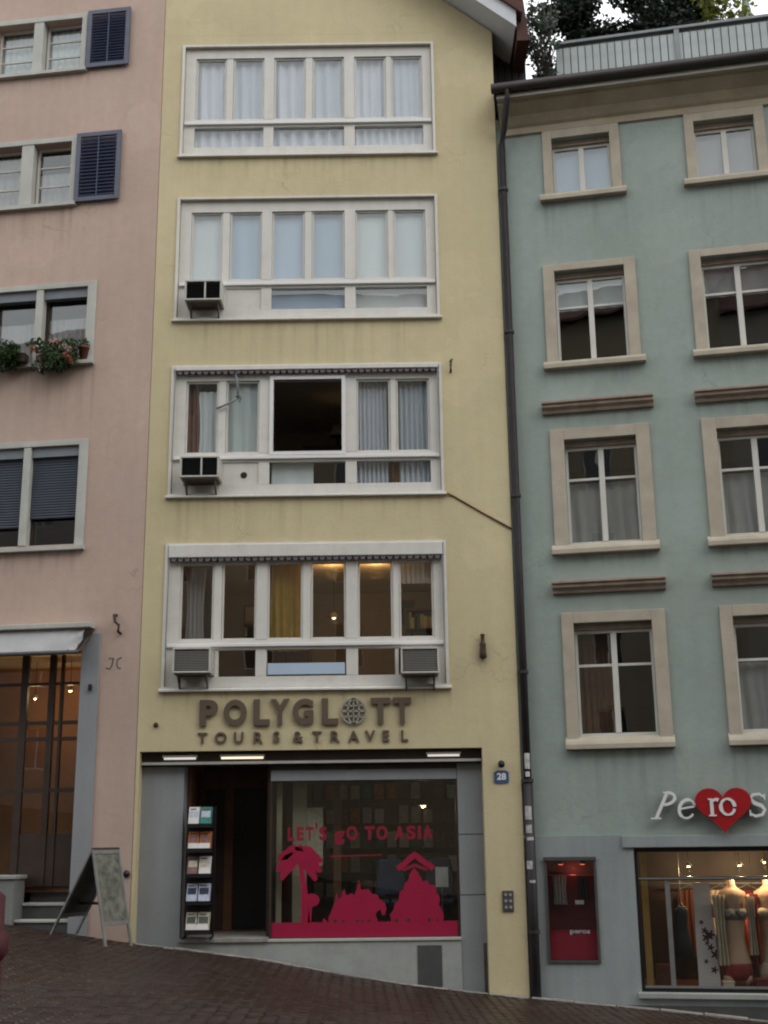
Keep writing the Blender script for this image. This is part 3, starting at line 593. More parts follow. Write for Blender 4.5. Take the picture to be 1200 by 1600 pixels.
box('back_wall', M['darkroom'], .02, 8, 3.8, 4, -2, 14, blue); box('side_wall', M['darkroom'], .02, .2, .31, 3.8, -2, 14, blue); box('side_wall', M['darkroom'], 7.8, 8, .31, 3.8, -2, 14, blue)
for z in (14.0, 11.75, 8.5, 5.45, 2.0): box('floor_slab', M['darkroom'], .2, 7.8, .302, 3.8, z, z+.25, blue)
for q in range(2):
    for k, ((z0, z1, u0, u1), (s0, s1, st, l0, l1, lz)) in enumerate(zip(BR, SURR)):
        du = 2.45*q; a, c = u0+du, u1+du
        b = MB(); b.box(s0+du, a, -.045, .0, z0-.05, st); b.box(c, s1+du, -.045, .0, z0-.05, st); b.box(a, c, -.045, .0, z1, st)
        win = b.build('window', M['stone'], blue, bevel=.008)
        MB().sweep_x([(-.13, lz), (-.13, lz+.075), (-.10, lz+.12), (.0, z0), (.12, z0+.004), (.12, lz)][::-1], l0+du, l1+du).build('sill', M['stone'], win, bevel=.008, fix=True)
        b = MB(); frame_rect(b, a+.003, c-.003, z0+.006, z1-.1, .04, .15, .22, .05, .05); mid = (a+c)/2; b.box(mid-.045, mid+.045, .14, .22, z0+.058, z1-.152); b.build('frame', M['white'], win)
        box('lintel_board', M['moulding'], a+.002, c-.002, .10, .2, z1-.098, z1-.002, win)
        tr = {0: None, 1: 10.38, 2: 7.30, 3: 4.22}[k]
        if tr:
            for p0, p1 in ((a+.045, mid-.047), (mid+.047, c-.045)): box('glazing_bar', M['white'], p0, p1, .16, .21, tr-.02, tr+.02, win)
        for p0, p1 in ((a+.045, mid-.047), (mid+.047, c-.045)):
            for q0, q1 in (((z0+.058, tr-.022), (tr+.022, z1-.152)) if tr else ((z0+.058, z1-.152),)): box('pane', M['oldglass'], p0, p1, .184, .188, q0, q1, win)
for u0, u1, z in ((.56, 2.48, 8.60), (.59, 2.47, 5.55)):
    for q in range(2):
        du = 2.48*q
        b = MB(); b.sweep_x([(0, z-.19), (-.07, z-.19), (-.09, z-.14), (-.15, z-.10), (-.15, z-.05), (-.19, z-.04), (-.19, z), (0, z+.02)][::-1], u0+du+.05, u1+du-.05)
        b.build('hood_moulding', M['moulding'], blue, bevel=.006, fix=True)
cor = MB().sweep_x([(.0, 13.70), (-.05, 13.72), (-.05, 13.84), (-.10, 13.88), (-.20, 14.0), (-.40, 14.12), (-.40, 14.17), (-.52, 14.18), (-.52, 14.26), (.0, 14.3)][::-1], .10, 8.0).build('cornice', M['soffit'], blue, fix=True)
MB().sweep_x([(-.535, 14.17), (-.535, 14.22), (-.521, 14.22), (-.521, 14.17)], .10, 8.0).build('fascia', M['trimgrey'], cor, fix=True)
b = MB(); pr = [(-.60+.085*math.cos(R(a)), 14.33+.085*math.sin(R(a))) for a in range(180, 361, 20)]; b.sweep_x(pr[::-1]+[(-.66, 14.40), (-.54, 14.40)], .02, 8.0)
b.build('gutter', M['gutter'], blue, fix=True)
b = MB(); b.face([(.05, -.52, 14.36), (8, -.52, 14.36), (8, .44, 15.05), (.05, .44, 15.05)]); b.face([(.05, .44, 15.05), (8, .44, 15.05), (8, 9, 15.1), (.05, 9, 15.1)]); b.face([(.05, -.52, 14.2), (.05, -.52, 14.36), (.05, .44, 15.05), (.05, 9, 15.1), (.05, 9, 14.2)]); b.build('roof', M['gutter'], blue)
par = MB().box(1.14, 8, .54, .58, 15.02, 15.80).build('terrace_parapet', M['sheetdark'], blue)
me = MB().box(-.058, .058, 0, .035, 0, .60).mesh('panel', M['sheet'])
for k in range(44):
    u = 1.20+k*.135
    link('panel', me, par, (u, .503, 15.13))
MB().box(1.10, 8, .46, .62, 15.80, 15.86).build('top_rail', M['rail'], par, bevel=.008); MB().box(1.12, 8, .48, .54, 15.06, 15.12).build('bottom_rail', M['rail'], par)
for u in (3.28, 5.9): box('post', M['rail'], u, u+.09, .47, .5, 15.121, 15.798, par)
# shop window of the blue house
b = MB(); frame_rect(b, 1.66, 5.2, -.62, 1.42, .05, .03, .12, .06, .06); b.box(1.71, 5.15, .04, .11, .95, 1.0); bw = b.build('shop_window', M['black'], blue)
box('glazing_bar', M['chrome'], 1.712, 5.148, .02, .039, .965, .99, bw); box('sill_strip', M['chrome'], 1.712, 5.148, .02, .03, -.565, -.53, bw)
box('glazing_bar', M['chrome'], 2.09, 2.16, .05, .10, -.558, .948, bw)
box('pane', M['shopglass'], 1.71, 2.09, .07, .074, -.558, .948, bw); box('pane', M['shopglass'], 2.16, 5.15, .07, .074, -.558, .948, bw); box('pane', M['shopglass'], 1.71, 5.15, .07, .074, 1.002, 1.358, bw)
box('sill', M['basewall'], 1.60, 5.25, -.10, .03, -.70, -.622, bw, .01)
box('plinth', M['grate'], .12, 8, -.035, -.021, -2, -.80, blue); box('lintel_band', M['bluebase'], 1.50, 5.4, -.06, -.021, 1.425, 1.60, blue, .01)
for nm, mm, q in (('display_floor', 'wood', (1.60, 5.3, .31, 1.6, -.75, -.60)), ('display_back', 'darkwood', (1.60, 5.3, 1.6, 1.7, -.7, 1.8)), ('display_side', 'rust', (1.50, 1.60, .31, 1.6, -.7, 1.8)), ('display_ceiling', 'darkwood', (1.60, 5.3, .31, 1.6, 1.5, 1.6))): box(nm, M[mm], *q, blue)
box('pillar', M['gold'], 1.74, 1.84, .35, .45, -.60, 1.5, blue)
# little red showcase
b = MB(); frame_rect(b, .31, 1.09, -.22, 1.28, .035, -.05, .02); b.box(.30, 1.10, -.07, -.052, 1.25, 1.30); vit = b.build('showcase', M['grate'], blue)
b = MB(); b.box(.34, 1.06, .28, .3, -.2, 1.26); b.box(.32, .34, .02, .28, -.2, 1.26); b.box(1.06, 1.08, .02, .28, -.2, 1.26); b.build('lining', M['wine'], vit)
box('lower_panel', M['maroon'], .346, 1.054, .05, .08, -.18, .24, vit); box('pane', M['shopglass'], .346, 1.054, .0, .004, .25, 1.24, vit)
link('garment', curtain_mesh(.22, .42, 4, .02, M['bra'], 'garment', .2), vit, (.52, .18, 1.02)); link('garment', curtain_mesh(.18, .30, 3, .02, M['darkdress'], 'garment', .3), vit, (.86, .20, 1.0)); MB().tube([(.36, .18, 1.03), (1.04, .18, 1.03)], .006, 6).build('rod', M['chrome'], vit)
box('price_card', M['paper'], .74, .87, .20, .21, .60, .66, vit)
me = text_mesh('peros', .09, .002, M['sticker'], 'lettering', .003, 0, .30); link('lettering', me, vit, (.80, .046, .17))
for u in (.55, .88):
    sp_ = MB().lathe([(.03, 0), (.045, -.03), (.05, -.07)], (u, .14, 1.26), 12).build('spot', M['black'], vit, smooth=True); MB().lathe([(.04, -.072), (.03, -.078)], (u, .14, 1.26), 12).build('spot_bulb', M['redbulb'], vit)
lamp_light('showcase_light', (.72, .14, 1.12), 1.2, (1, .25, .15), .05, vit)

# ------------------------------------------------------------------ things on the yellow house
GA = 'window air conditioners on the yellow house'
def aircon(u, z, w, h, label, style):
    t = thing('air_conditioner', label, 'air conditioner', (u, 0, z), 0, GA)
    d = .34
    b = MB(); b.box(-w/2, w/2, -d, .10, h-.03, h); b.box(-w/2, w/2, -d, .10, 0, .03); b.box(-w/2, -w/2+.03, -d, .10, .03, h-.03); b.box(w/2-.03, w/2, -d, .10, .03, h-.03)
    b.build('housing', M['acgrey'], t, bevel=.006)
    box('core', M['acdark'], -w/2+.032, w/2-.032, -d+.06, .08, .032, h-.032, t)
    if style == 'dark':
        box('divider', M['acgrey'], .02, .045, -d-.004, -d+.03, .03, h-.03, t); n, mm = 9, 'acdark'
    else: n, mm = 12, 'acfin'
    me = MB().sweep_x([(-.014, -.004), (-.012, -.009), (.014, .004), (.012, .009)], -w/2+.034, w/2-.034).mesh('louvre', M[mm])
    for k in range(n): link('louvre', me, t, (0, -d+.028, .045+(h-.09)*(k+.5)/n))
    MB().prism_xz([(-w/2+.03, -.02), (w/2-.03, -.02), (w/2-.06, -.002), (-w/2+.06, -.002)], -d+.02, 0).build('drip_tray', M['acbrown'], t, fix=True)
    for s in (-1, 1):
        b = MB(); x = s*(w/2-.08)
        b.face([(x-.012, -d+.04, -.022), (x-.012, -.035, -.022), (x-.012, -.035, -.24)]); b.face([(x+.012, -d+.04, -.022), (x+.012, -.035, -.24), (x+.012, -.035, -.022)])
        b.face([(x-.012, -d+.04, -.022), (x-.012, -.035, -.24), (x+.012, -.035, -.24), (x+.012, -d+.04, -.022)]); b.build('bracket', M['acbrown'], t)
    return t
aircon(-3.12, 10.46, .63, .37, 'grey air conditioner with split black grille in the second window band from the top', 'dark')
aircon(-3.10, 7.33, .64, .36, 'grey air conditioner with black grille below the pane with a brown drape', 'dark')
aircon(-3.14, 4.14, .60, .40, 'grey louvred air conditioner at left end of the window above the sign', 'fin')
aircon(.44, 4.09, .60, .41, 'grey louvred air conditioner at right end of the window above the sign', 'fin')

GC = 'curtains and blinds in the yellow house'
def hang(u, z1, w, h, mt, label, waves=6, amp=.03, d=.23, cat='curtain', taper=0, H=HY, group=GC, name='curtain', ph=0):
    o = link(name, curtain_mesh(w, h, waves, amp, M[mt], name, taper, ph), None, on(H, u, d, z1), (0, 0, H[1])); return tag(o, label, cat, group)
hang(-2.80, 15.50, 1.30, 2.0, 'curtain', 'white net curtain in left bay of the top strip window', 7, .035, .19)
hang(-1.365, 15.50, 1.30, 2.0, 'curtain', 'white net curtain in middle bay of the top strip window', 6, .045, .19, ph=1)
hang(.075, 15.50, 1.30, 2.0, 'curtain', 'white net curtain in right bay of the top strip window', 9, .03, .19, ph=2)
hang(-3.14, 12.40, .60, 1.50, 'whiteblind', 'off-white blind above the topmost air conditioner', 1, .008, .18, 'blind', name='roller_blind')
hang(-2.46, 12.40, .62, 1.50, 'skyblind', 'narrow sky-tinted pale blind right of the off-white blind', 2, .012, .18, 'blind', name='roller_blind')
hang(-1.365, 12.40, 1.30, 2.0, 'skyblind', 'wide sky-tinted pale blind in middle bay of second strip window from top', 2, .012, .18, 'blind', name='roller_blind')
hang(.075, 12.40, 1.30, 2.0, 'whiteblind', 'wide off-white blind in right bay of second strip window from top', 2, .012, .18, 'blind', name='roller_blind', ph=1)
hang(-3.33, 9.25, .24, 1.5, 'brownfab', 'brown drape at far left of the window with the open sash', 3, .03, .21)
hang(-2.98, 9.0, .50, 1.35, 'whiteblind', 'white curtain drawn aside next to the brown drape', 4, .03, .20, taper=.15)
hang(-2.46, 9.25, .62, 1.6, 'whiteblind', 'white curtain just left of the open dark sash', 3, .02, .18)
hang(-.28, 9.25, .52, 2.0, 'curtain', 'grey net curtain just right of the open dark sash', 7, .04, .22)
hang(.11, 9.25, .20, 2.0, 'brownfab', 'narrow brown curtain between two grey net curtains', 3, .03, .26)
hang(.44, 9.25, .54, 2.0, 'curtain', 'grey net curtain at right end of the window with the open sash', 6, .045, .22, ph=2)
hang(-1.72, 6.05, .50, 1.5, 'goldfab', 'mustard curtain behind middle pane above the shop sign', 4, .035, .28)

# awnings rolled up over the two lower strip windows
def awning(z, hh, label, arm):
    t = thing('awning', label, 'awning', (-1.38, 0, z), 0, 'rolled up awnings on the yellow house'); w = 2.225
    MB().box(-w, w, -.07, .045, 0, hh).build('cassette', M['white'], t, bevel=.012)
    n = 40; b = MB()
    for k in range(n):
        a = -w+.03+(2*w-.06)*k/n; s = (2*w-.06)/n
        b.prism_xz([(a+.012, -.03), (a+s*.28, -.062), (a+s*.72, -.062), (a+s-.012, -.03), (a+s-.012, 0), (a+.012, 0)], -.05, -.042)
    b.build('valance', M['valance'], t)
    MB().box(-w+.02, w-.02, -.04, .04, -.028, -.001).build('roller_bar', M['black'], t)
    if arm:
        MB().tube([(-1.2, -.02, -.03), (-1.17, .0, -.22), (-1.15, -.02, -.50)], .022, 8).build('folding_arm', M['rail'], t, smooth=True)
        MB().tube([(-1.15, -.02, -.50), (-1.32, 0, -.58), (-1.52, .02, -.66)], .018, 8).build('folding_arm', M['rail'], t, smooth=True)
        MB().tube([(-1.13, -.03, -.56), (-1.10, -.03, -.50), (-1.13, -.03, -.44), (-1.19, -.03, -.47)], .014, 8).build('tension_spring', M['rail'], t, smooth=True)
    for s in (-1, 1): MB().tube([(s*(w-.01), -.045, -.01), (s*(w+.0), -.05, -1.6)], .010, 6).build('guide_wire', M['rail'], t)
awning(9.29, .085, 'thin white awning cassette with hanging arm over the window with the open sash', True)
awning(6.05, .215, 'deep white awning box with scalloped edge over the window above the sign', False)

hang(.41, 5.97, .56, .34, 'greycurtain', 'lace valance in the rightmost pane above the shop sign', 7, .015, .22)
hang(-3.22, 5.97, .34, 1.3, 'greycurtain', 'thin grey curtain in leftmost pane above the shop sign', 4, .03, .40, taper=.2)
hang(-1.62, 7.72, .70, .42, 'whiteblind', 'pale folded blind low in the middle bay under the open dark sash', 2, .01, .19, 'blind', name='roller_blind')
GR = 'pictures in the room above the shop sign'
for px_, pz_, w_, h_, mm, lab in ((-2.55, 5.62, .5, .62, 'soffit', 'tan framed picture on back wall above the shop sign at left'), (.25, 5.75, .42, .5, 'navy', 'dark blue framed picture on back wall above the shop sign at right')):
    t = thing('framed_picture', lab, 'picture', (px_, 3.58, pz_), 0, GR); bb = MB(); frame_rect(bb, -w_/2, w_/2, -h_/2, h_/2, .03, -.02, .015); bb.build('frame', M['wood'], t); box('picture', M[mm], -w_/2+.03, w_/2-.03, 0, .012, -h_/2+.03, h_/2-.03, t)
t = thing('wardrobe', 'brown wardrobe in the room above the shop sign', 'wardrobe', (-2.0, 3.2, 3.42)); box('carcass', M['wood'], -.5, .5, 0, .36, 0, 2.25, t); box('door_leaf', M['darkwood'], -.48, -.01, -.02, -.001, .05, 2.2, t); box('door_leaf', M['darkwood'], .01, .48, -.02, -.001, .05, 2.2, t)
t = thing('bookshelf', 'shelf of books at right in the room above the shop sign', 'bookshelf', (.75, 3.2, 3.42)); bb = MB(); frame_rect(bb, -.5, .5, 0, 2.35, .03, 0, .3)
for k in range(1, 6): bb.box(-.47, .47, 0, .3, .39*k, .39*k+.02)
bb.build('carcass', M['wood'], t); rb_ = random.Random(5)
for k in range(1, 6):
    xx = -.46
    while xx < .40:
        ww = rb_.uniform(.03, .07); box('book', M[rb_.choice(['redpaper', 'bluepaper', 'khakipaper', 'navy', 'tealpaper', 'paper', 'wood'])], xx, xx+ww-.003, .05, .24, .39*k+.021, .39*k+rb_.uniform(.22, .34), t); xx += ww
# lamps inside
def pendant(loc, label, watts, colr, r, mt='bulb', cord=.6, cat='lamp', shade=None, H=None):
    t = thing('pendant_lamp', label, cat, loc)
    MB().tube([(0, 0, r), (0, 0, cord)], .006, 6).build('cord', M['black'], t)
    MB().lathe([(.004, -r), (r*.6, -r*.8), (r, 0), (r*.6, r*.8), (.004, r)], (0, 0, 0), 14).build('globe', M[mt], t, smooth=True)
    shade = shade or r*2.1
    MB().lathe([(shade, -r*.3), (shade*.35, r*1.6), (shade*.3, r*1.6), (shade*.95, -r*.3)], (0, 0, 0), 18).build('shade', M['soffit'], t, smooth=True)
    lamp_light('lamp_light', (0, 0, -r-.06), watts, colr, r, t); return t
WARM = (1, .62, .28)
pendant((-1.04, 2.5, 5.5), 'small bright lamp glowing behind the middle pane above the shop sign', 1.5, WARM, .05, cord=1.1)
for lx, lab, wt in ((-1.0, 'amber ceiling lamp glowing at top of middle panes above the shop sign', 18), (-.25, 'amber ceiling lamp glowing at top of right panes above the shop sign', 16)):
    t = thing('ceiling_lamp', lab, 'lamp', (lx, .62, 6.10), 0, 'ceiling lamps above the shop sign'); MB().lathe([(.03, -.02), (.09, -.01), (.11, .03), (.10, .055)], (0, 0, 0), 18).build('dome', M['amber'], t, smooth=True); lamp_light('lamp_light', (0, .45, -.10), wt, (1, .56, .20), .12, t)
t = thing('table_lamp', 'dim orange lamp inside the open dark sash', 'lamp', (-.97, 2.5, 8.72)); MB().lathe([(.10, 0), (.02, .03), (.015, .22), (.02, .24)], (0, 0, 0), 12).build('stand', M['darkwood'], t, smooth=True); MB().lathe([(.15, .22), (.08, .42), (.075, .42), (.145, .22)], (0, 0, 0), 16).build('shade', M['soffit'], t, smooth=True); lamp_light('lamp_light', (0, 0, .30), .8, WARM, .04, t)
box('sideboard_top', M['darkwood'], -1.6, -.4, 2.3, 2.9, 8.62, 8.70, yellow); box('sideboard_side', M['darkwood'], -1.6, -.4, 2.35, 2.85, 6.85, 8.61, yellow)
pendant((.50, 2.0, 2.16), 'white globe lamp hanging behind the travel shop window', 9, (1, .78, .52), .06, cord=.78)

# shop sign: raised letters
def SX(v): return -3.04 + (300+v/3.3333-313)*.01009
sg = thing('shop_sign', 'raised brown letters of the travel shop sign above the shopfront', 'sign', (-1.37, 0, 3.05))
for ch, a, c in (('P', 45, 140), ('O', 170, 290), ('L', 325, 410), ('Y', 413, 512), ('G', 528, 637), ('L', 680, 765), ('T', 935, 1035), ('T', 1050, 1145)):
    me = text_mesh(ch, .56, .02, M['letter'], 'letter', .026, 0, SX(c)-SX(a))
    zs = max(v.co.z for v in me.vertices)
    for v in me.vertices: v.co.z *= .41/zs
    link('letter', me, sg, ((SX(a)+SX(c))/2+1.37, -.035, .29))
b = MB(); gx, gz, gr = (SX(778)+SX(912))/2+1.37, .495, .195
circ = lambda sx: [(gx+gr*sx*math.cos(R(k*15)), gz+gr*math.sin(R(k*15))) for k in range(24)]
for sx in (1.0, .45): b.ribbon(circ(sx), .022, -.05, -.02, True)
b.ribbon([(gx-gr, gz), (gx+gr, gz)], .02, -.05, -.02); b.ribbon([(gx, gz-gr), (gx, gz+gr)], .016, -.05, -.02)
for s in (-1, 1): b.ribbon([(gx-gr*.84, gz+s*gr*.5), (gx, gz+s*gr*.40), (gx+gr*.84, gz+s*gr*.5)], .018, -.05, -.02)
b.build('globe_letter', M['acfin'], sg)
for ch, v in zip('TOURS&TRAVEL', (62, 157, 250, 352, 445, 558, 655, 750, 845, 930, 1012, 1108)):
    me = text_mesh(ch, .235, .012, M['letter'], 'letter', .006); link('letter', me, sg, (SX(v)+1.37, -.02, .02))

# number plate, lamp, bells, brackets, cable
t = thing('number_plate', 'small blue enamel house number plate beside the travel shop', 'number plate', (1.675, 0, 2.415))
b = MB(); b.prism_xz([(-.115, .02), (-.09, 0), (.09, 0), (.115, .02), (.115, .16), (.07, .19), (-.07, .19), (-.115, .16)], -.022, -.002); b.build('plate', M['plaque'], t, fix=True)
link('number', text_mesh('28', .14, .002, M['enamelwhite'], 'number', .004), t, (0, -.025, .045))
t = thing('wall_lamp', 'small black lamp fixed above the blue number plate', 'lamp', (1.675, 0, 2.64)); MB().lathe([(.004, 0), (.045, .015), (.055, .06), (.04, .10), (.004, .115)], (0, -.075, 0), 14).build('lamp_body', M['black'], t, smooth=True); MB().tube([(0, -.06, .07), (0, 0, .07)], .02, 8).build('arm', M['black'], t)
t = thing('doorbell_panel', 'dark doorbell panel with round buttons on the yellow pier', 'doorbell', (1.71, 0, .52)); MB().box(-.085, .085, -.03, -.002, 0, .30).build('plate', M['grate'], t, bevel=.008)
for x_ in (-.035, .035):
    for k in range(3): MB().tube([(x_, -.031, .06+.09*k), (x_, -.042, .06+.09*k)], .022, 10).build('button', M['acfin'], t)
t = tag(MB().lathe([(.02, 0), (.06, .02), (.052, .10), (.045, .2), (.055, .24), (.03, .27), (.03, .36), (.045, .38), (.02, .40)], (0, -.06, 0), 14).build('iron_bracket', M['iron'], None, (1.45, 0, 4.34), True), 'dark bottle-shaped iron fitting on yellow wall right of the lowest strip window', 'bracket')
t = tag(MB().tube([(0, 0, .0), (0, -.07, .02), (0, -.09, .10), (.02, -.08, .2), (0, 0, .19)], .018, 8).build('iron_hook', M['iron'], None, (1.06, 0, 9.22), True), 'small iron hook on yellow wall beside the rolled awning', 'hook')
t = tag(MB().tube([(-.04, 0, .3), (-.05, -.08, .29), (-.02, -.10, .17), (.04, -.09, .12), (.03, -.09, .02), (.04, 0, 0)], .024, 8).build('iron_hook', M['iron'], None, on(HP, -.38, 0, 4.84), True, rot=(0, 0, HP[1])), 'bent iron hook on pink wall above the grey scrawl', 'hook')
pts = [(.92, -.03, 7.10), (1.05, -.012, 7.04), (1.5, -.012, 6.76), (1.99, -.02, 6.47)]
tag(MB().tube(pts, .014, 6).build('cable', M['wood'], None, smooth=True), 'thin brown cable slanting down the yellow wall to the drainpipe', 'cable')
tag(MB().lathe([(.004, 0), (.035, .005), (.04, .03), (.02, .05)], (0, 0, 0), 12).build('wall_stud', M['iron'], None, (-3.72, -.0, 3.37), rot=(R(90), 0, 0)), 'small rusty stud on yellow wall left of the shop sign', 'stud')
tag(MB().lathe([(.004, 0), (.05, .005), (.055, .03), (.02, .06)], (0, 0, 0), 12).build('black_stopper', M['black'], None, on(HP, -.07, 0, 1.13), rot=(R(90), 0, HP[1])), 'round black knob low on the pink wall beside the folding board', 'stopper')
tag(MB().box(-.025, .025, -.06, -.0, 0, .10).build('bell_push', M['black'], None, on(HP, -.78, -.04, 3.93), bevel=.01, rot=(0, 0, HP[1])), 'small black box on the grey door surround', 'bell')
b = MB(); b.ribbon([(-.13, .02), (-.06, .0), (-.03, .05), (-.01, .16)], .025, -.004, -.001); b.ribbon([(-.09, .17), (.0, .17)], .02, -.004, -.001); b.ribbon([(.13, .18), (.06, .15), (.05, .08), (.07, .02), (.12, .0)], .025, -.004, -.001)
tag(b.build('wall_scrawl', M['graffiti'], None, on(HP, -.43, 0, 4.27), rot=(0, 0, HP[1])), 'grey scrawled mark on the pink wall below the iron hook', 'graffiti')

# drainpipe between yellow and blue houses
dp = thing('drainpipe', 'dark drainpipe running down between the yellow and blue-green houses', 'drainpipe', on(HB, .12, -.10, 0), HB[1])
MB().tube([(.18, -.50, 14.27), (.17, -.49, 14.10), (.05, -.10, 13.72), (0, 0, 13.5), (0, 0, 6), (0, 0, 2.4)], .06, 12).build('upper_pipe', M['pipe'], dp, smooth=True)
MB().tube([(0, 0, 2.42), (0, 0, -1.0)], .075, 14).build('lower_pipe', M['pipe'], dp, smooth=True)
for z in (12.6, 9.9, 7.0, 4.1, 2.42, .2): MB().lathe([(.082 if z > 2.5 else .092, 0), (.082 if z > 2.5 else .092, .05)], (0, 0, z), 14).build('pipe_clip', M['gutter'], dp)
def arc_patch(z0, z1, a0, a1, r):
    b = MB(); n = 5
    for k in range(n+1):
        a = R(a0+(a1-a0)*k/n); b.v += [(r*math.sin(a), -r*math.cos(a), z0), (r*math.sin(a), -r*math.cos(a), z1)]
    for k in range(n): b.f.append((2*k, 2*k+2, 2*k+3, 2*k+1))
    return b
for z0, z1, a0, a1, r in ((2.62, 2.86, -30, 50, .0635), (2.50, 2.58, -25, 40, .0635), (1.86, 2.06, -45, 35, .0775), (1.66, 1.78, -40, 30, .0775), (1.55, 1.60, -30, 50, .0775), (1.13, 1.25, -50, 20, .0775), (.93, .97, -20, 50, .0775)): arc_patch(z0, z1, a0, a1, r).build('sticker', M['sticker'], dp)

# brochure rack and brochures in the doorway
rk = thing('brochure_rack', 'tall black brochure rack standing in the travel shop doorway', 'rack', (-3.0, .12, .17))
b = MB()
for s in (-1, 1): b.box(s*.21-.012, s*.21+.012, .14, .165, 0, 1.95); b.box(s*.21-.012, s*.21+.012, -.18, .139, 0, .03)
b.box(-.197, .197, .145, .16, .05, 1.92); b.build('frame', M['black'], rk)
BRO = [(1.66, 'tealpaper', 'teal brochures on the top shelf of the rack'), (1.29, 'orangepaper', 'orange and cream brochures on the second shelf of the rack'), (.92, 'redpaper', 'dusky red brochures on the middle shelf of the rack'), (.52, 'bluepaper', 'pale blue brochures on the fourth shelf of the rack'), (.10, 'khakipaper', 'cream brochures on the bottom shelf of the rack')]
for z, mm, lab in BRO:
    MB().box(-.195, .195, -.10, .144, z-.03, z-.015).box(-.195, .195, -.115, -.10, z-.03, z+.03).build('shelf', M['black'], rk)
    t = thing('brochure_stack', lab, 'brochures', (-3.0, .12, .17+z), 0, 'brochures on the rack')
    for k, (x0, x1) in enumerate(((-.18, -.02), (.0, .17))):
        bb = MB(); yb = -.085; n = 4
        for q in range(n): bb.box(x0+.003*q, x1+.002*q, yb+.02*q, yb+.016+.02*q, -.013, .27+.006*q)
        o = bb.build('brochure', M['paper'] if (mm == 'tealpaper' and k == 0) or (mm == 'redpaper' and k == 1) else M[mm], t); o.rotation_euler = (-.38, 0, 0)
        pc = {'tealpaper': 'bluepaper', 'orangepaper': 'redpaper', 'redpaper': 'khakipaper', 'bluepaper': 'navy', 'khakipaper': 'leafgrey'}[mm]
        MB().box(x0+.015, x1-.015, yb-.0035, yb-.0008, .10, .20).build('cover_photo', M[pc], t, rot=(-.38, 0, 0)); MB().box(x0+.02, x1-.05, yb-.0035, yb-.0008, .222, .243).build('cover_title', M['letter'], t, rot=(-.38, 0, 0))
    if mm in ('orangepaper', 'khakipaper'): bb = MB().box(-.17, .16, -.092, -.0855, .0, .08).build('price_strip', M['paper'], t); bb.rotation_euler = (-.38, 0, 0)

# inside the travel shop
t = thing('desk', 'wooden desk inside the travel shop window', 'desk', (.15, 1.9, .14)); box('top', M['wood'], -.8, .8, -.35, .35, .70, .74, t)
for sx in (-1, 1):
    for sy2 in (-1, 1): box('leg', M['darkwood'], sx*.74-.03, sx*.74+.03, sy2*.3-.03, sy2*.3+.03, 0, .70, t)
def chair(x, y, rz, label):
    t = thing('office_chair', label, 'chair', (x, y, .14), rz, 'office chairs in the travel shop')
    MB().box(-.24, .24, -.22, .22, .44, .52).build('seat', M['navy'], t, bevel=.03); MB().prism_xz([(-.22, .60), (.22, .60), (.24, .85), (.18, 1.14), (-.18, 1.14), (-.24, .85)], .20, .26).build('backrest', M['navy'], t, bevel=.02, fix=True)
    MB().tube([(0, 0, .06), (0, 0, .44)], .03, 10).tube([(0, .2, .46), (0, .25, .66)], .02, 8).build('column', M['black'], t)
    b = MB()
    for k in range(5): b.tube([(0, 0, .08), (.26*math.cos(R(72*k)), .26*math.sin(R(72*k)), .04)], .02, 6)
    b.build('star_base', M['black'], t)
chair(.80, 1.3, R(160), 'navy office chair at right behind the temple film'); chair(-.15, 1.2, R(200), 'navy office chair in the middle of the travel shop window')
t = thing('brochure_wall', 'wall shelves of travel brochures at back of the travel shop', 'shelf', (.0, 4.2, .14)); bb = MB(); frame_rect(bb, -1.6, 1.5, .4, 2.6, .04, 0, .25)
for k in range(1, 5): bb.box(-1.56, 1.46, 0, .25, .4+.44*k, .42+.44*k)
bb.build('carcass', M['wood'], t); rb2 = random.Random(9)
for k in range(5):
    for q in range(13):
        if rb2.random() < .8: box('brochure', M[rb2.choice(['redpaper', 'bluepaper', 'khakipaper', 'orangepaper', 'tealpaper', 'paper'])], -1.5+.228*q, -1.33+.228*q, .06, .09, .425+.44*k, .425+.44*k+rb2.uniform(.24, .32), t)
t = thing('computer_monitor', 'dark computer monitor on the travel shop desk', 'monitor', (.35, 1.95, .88)); MB().box(-.26, .26, -.02, .02, .10, .42).build('screen', M['black'], t, bevel=.008); MB().box(-.03, .03, -.01, .03, 0, .12).box(-.12, .12, -.07, .09, 0, .014).build('foot', M['grate'], t)
t = thing('hanging_poster', 'tan travel poster hanging inside left part of travel shop window', 'poster', (-1.30, .80, 1.2)); box('sheet', M['khakipaper'], -.16, .16, 0, .006, 0, .9, t); MB().tube([(-.17, 0, .905), (.17, 0, .905)], .01, 8).build('rod', M['wood'], t)
t = thing('leaflet_stand', 'white leaflet card standing at right inside the travel shop window', 'leaflet', (.74, .62, .14)); box('card', M['paper'], -.10, .10, 0, .015, .72, 1.02, t); MB().tube([(0, .03, 0), (0, .03, .9)], .012, 8).tube([(-.12, .03, .01), (.12, .03, .01)], .012, 8).build('stem', M['chrome'], t)

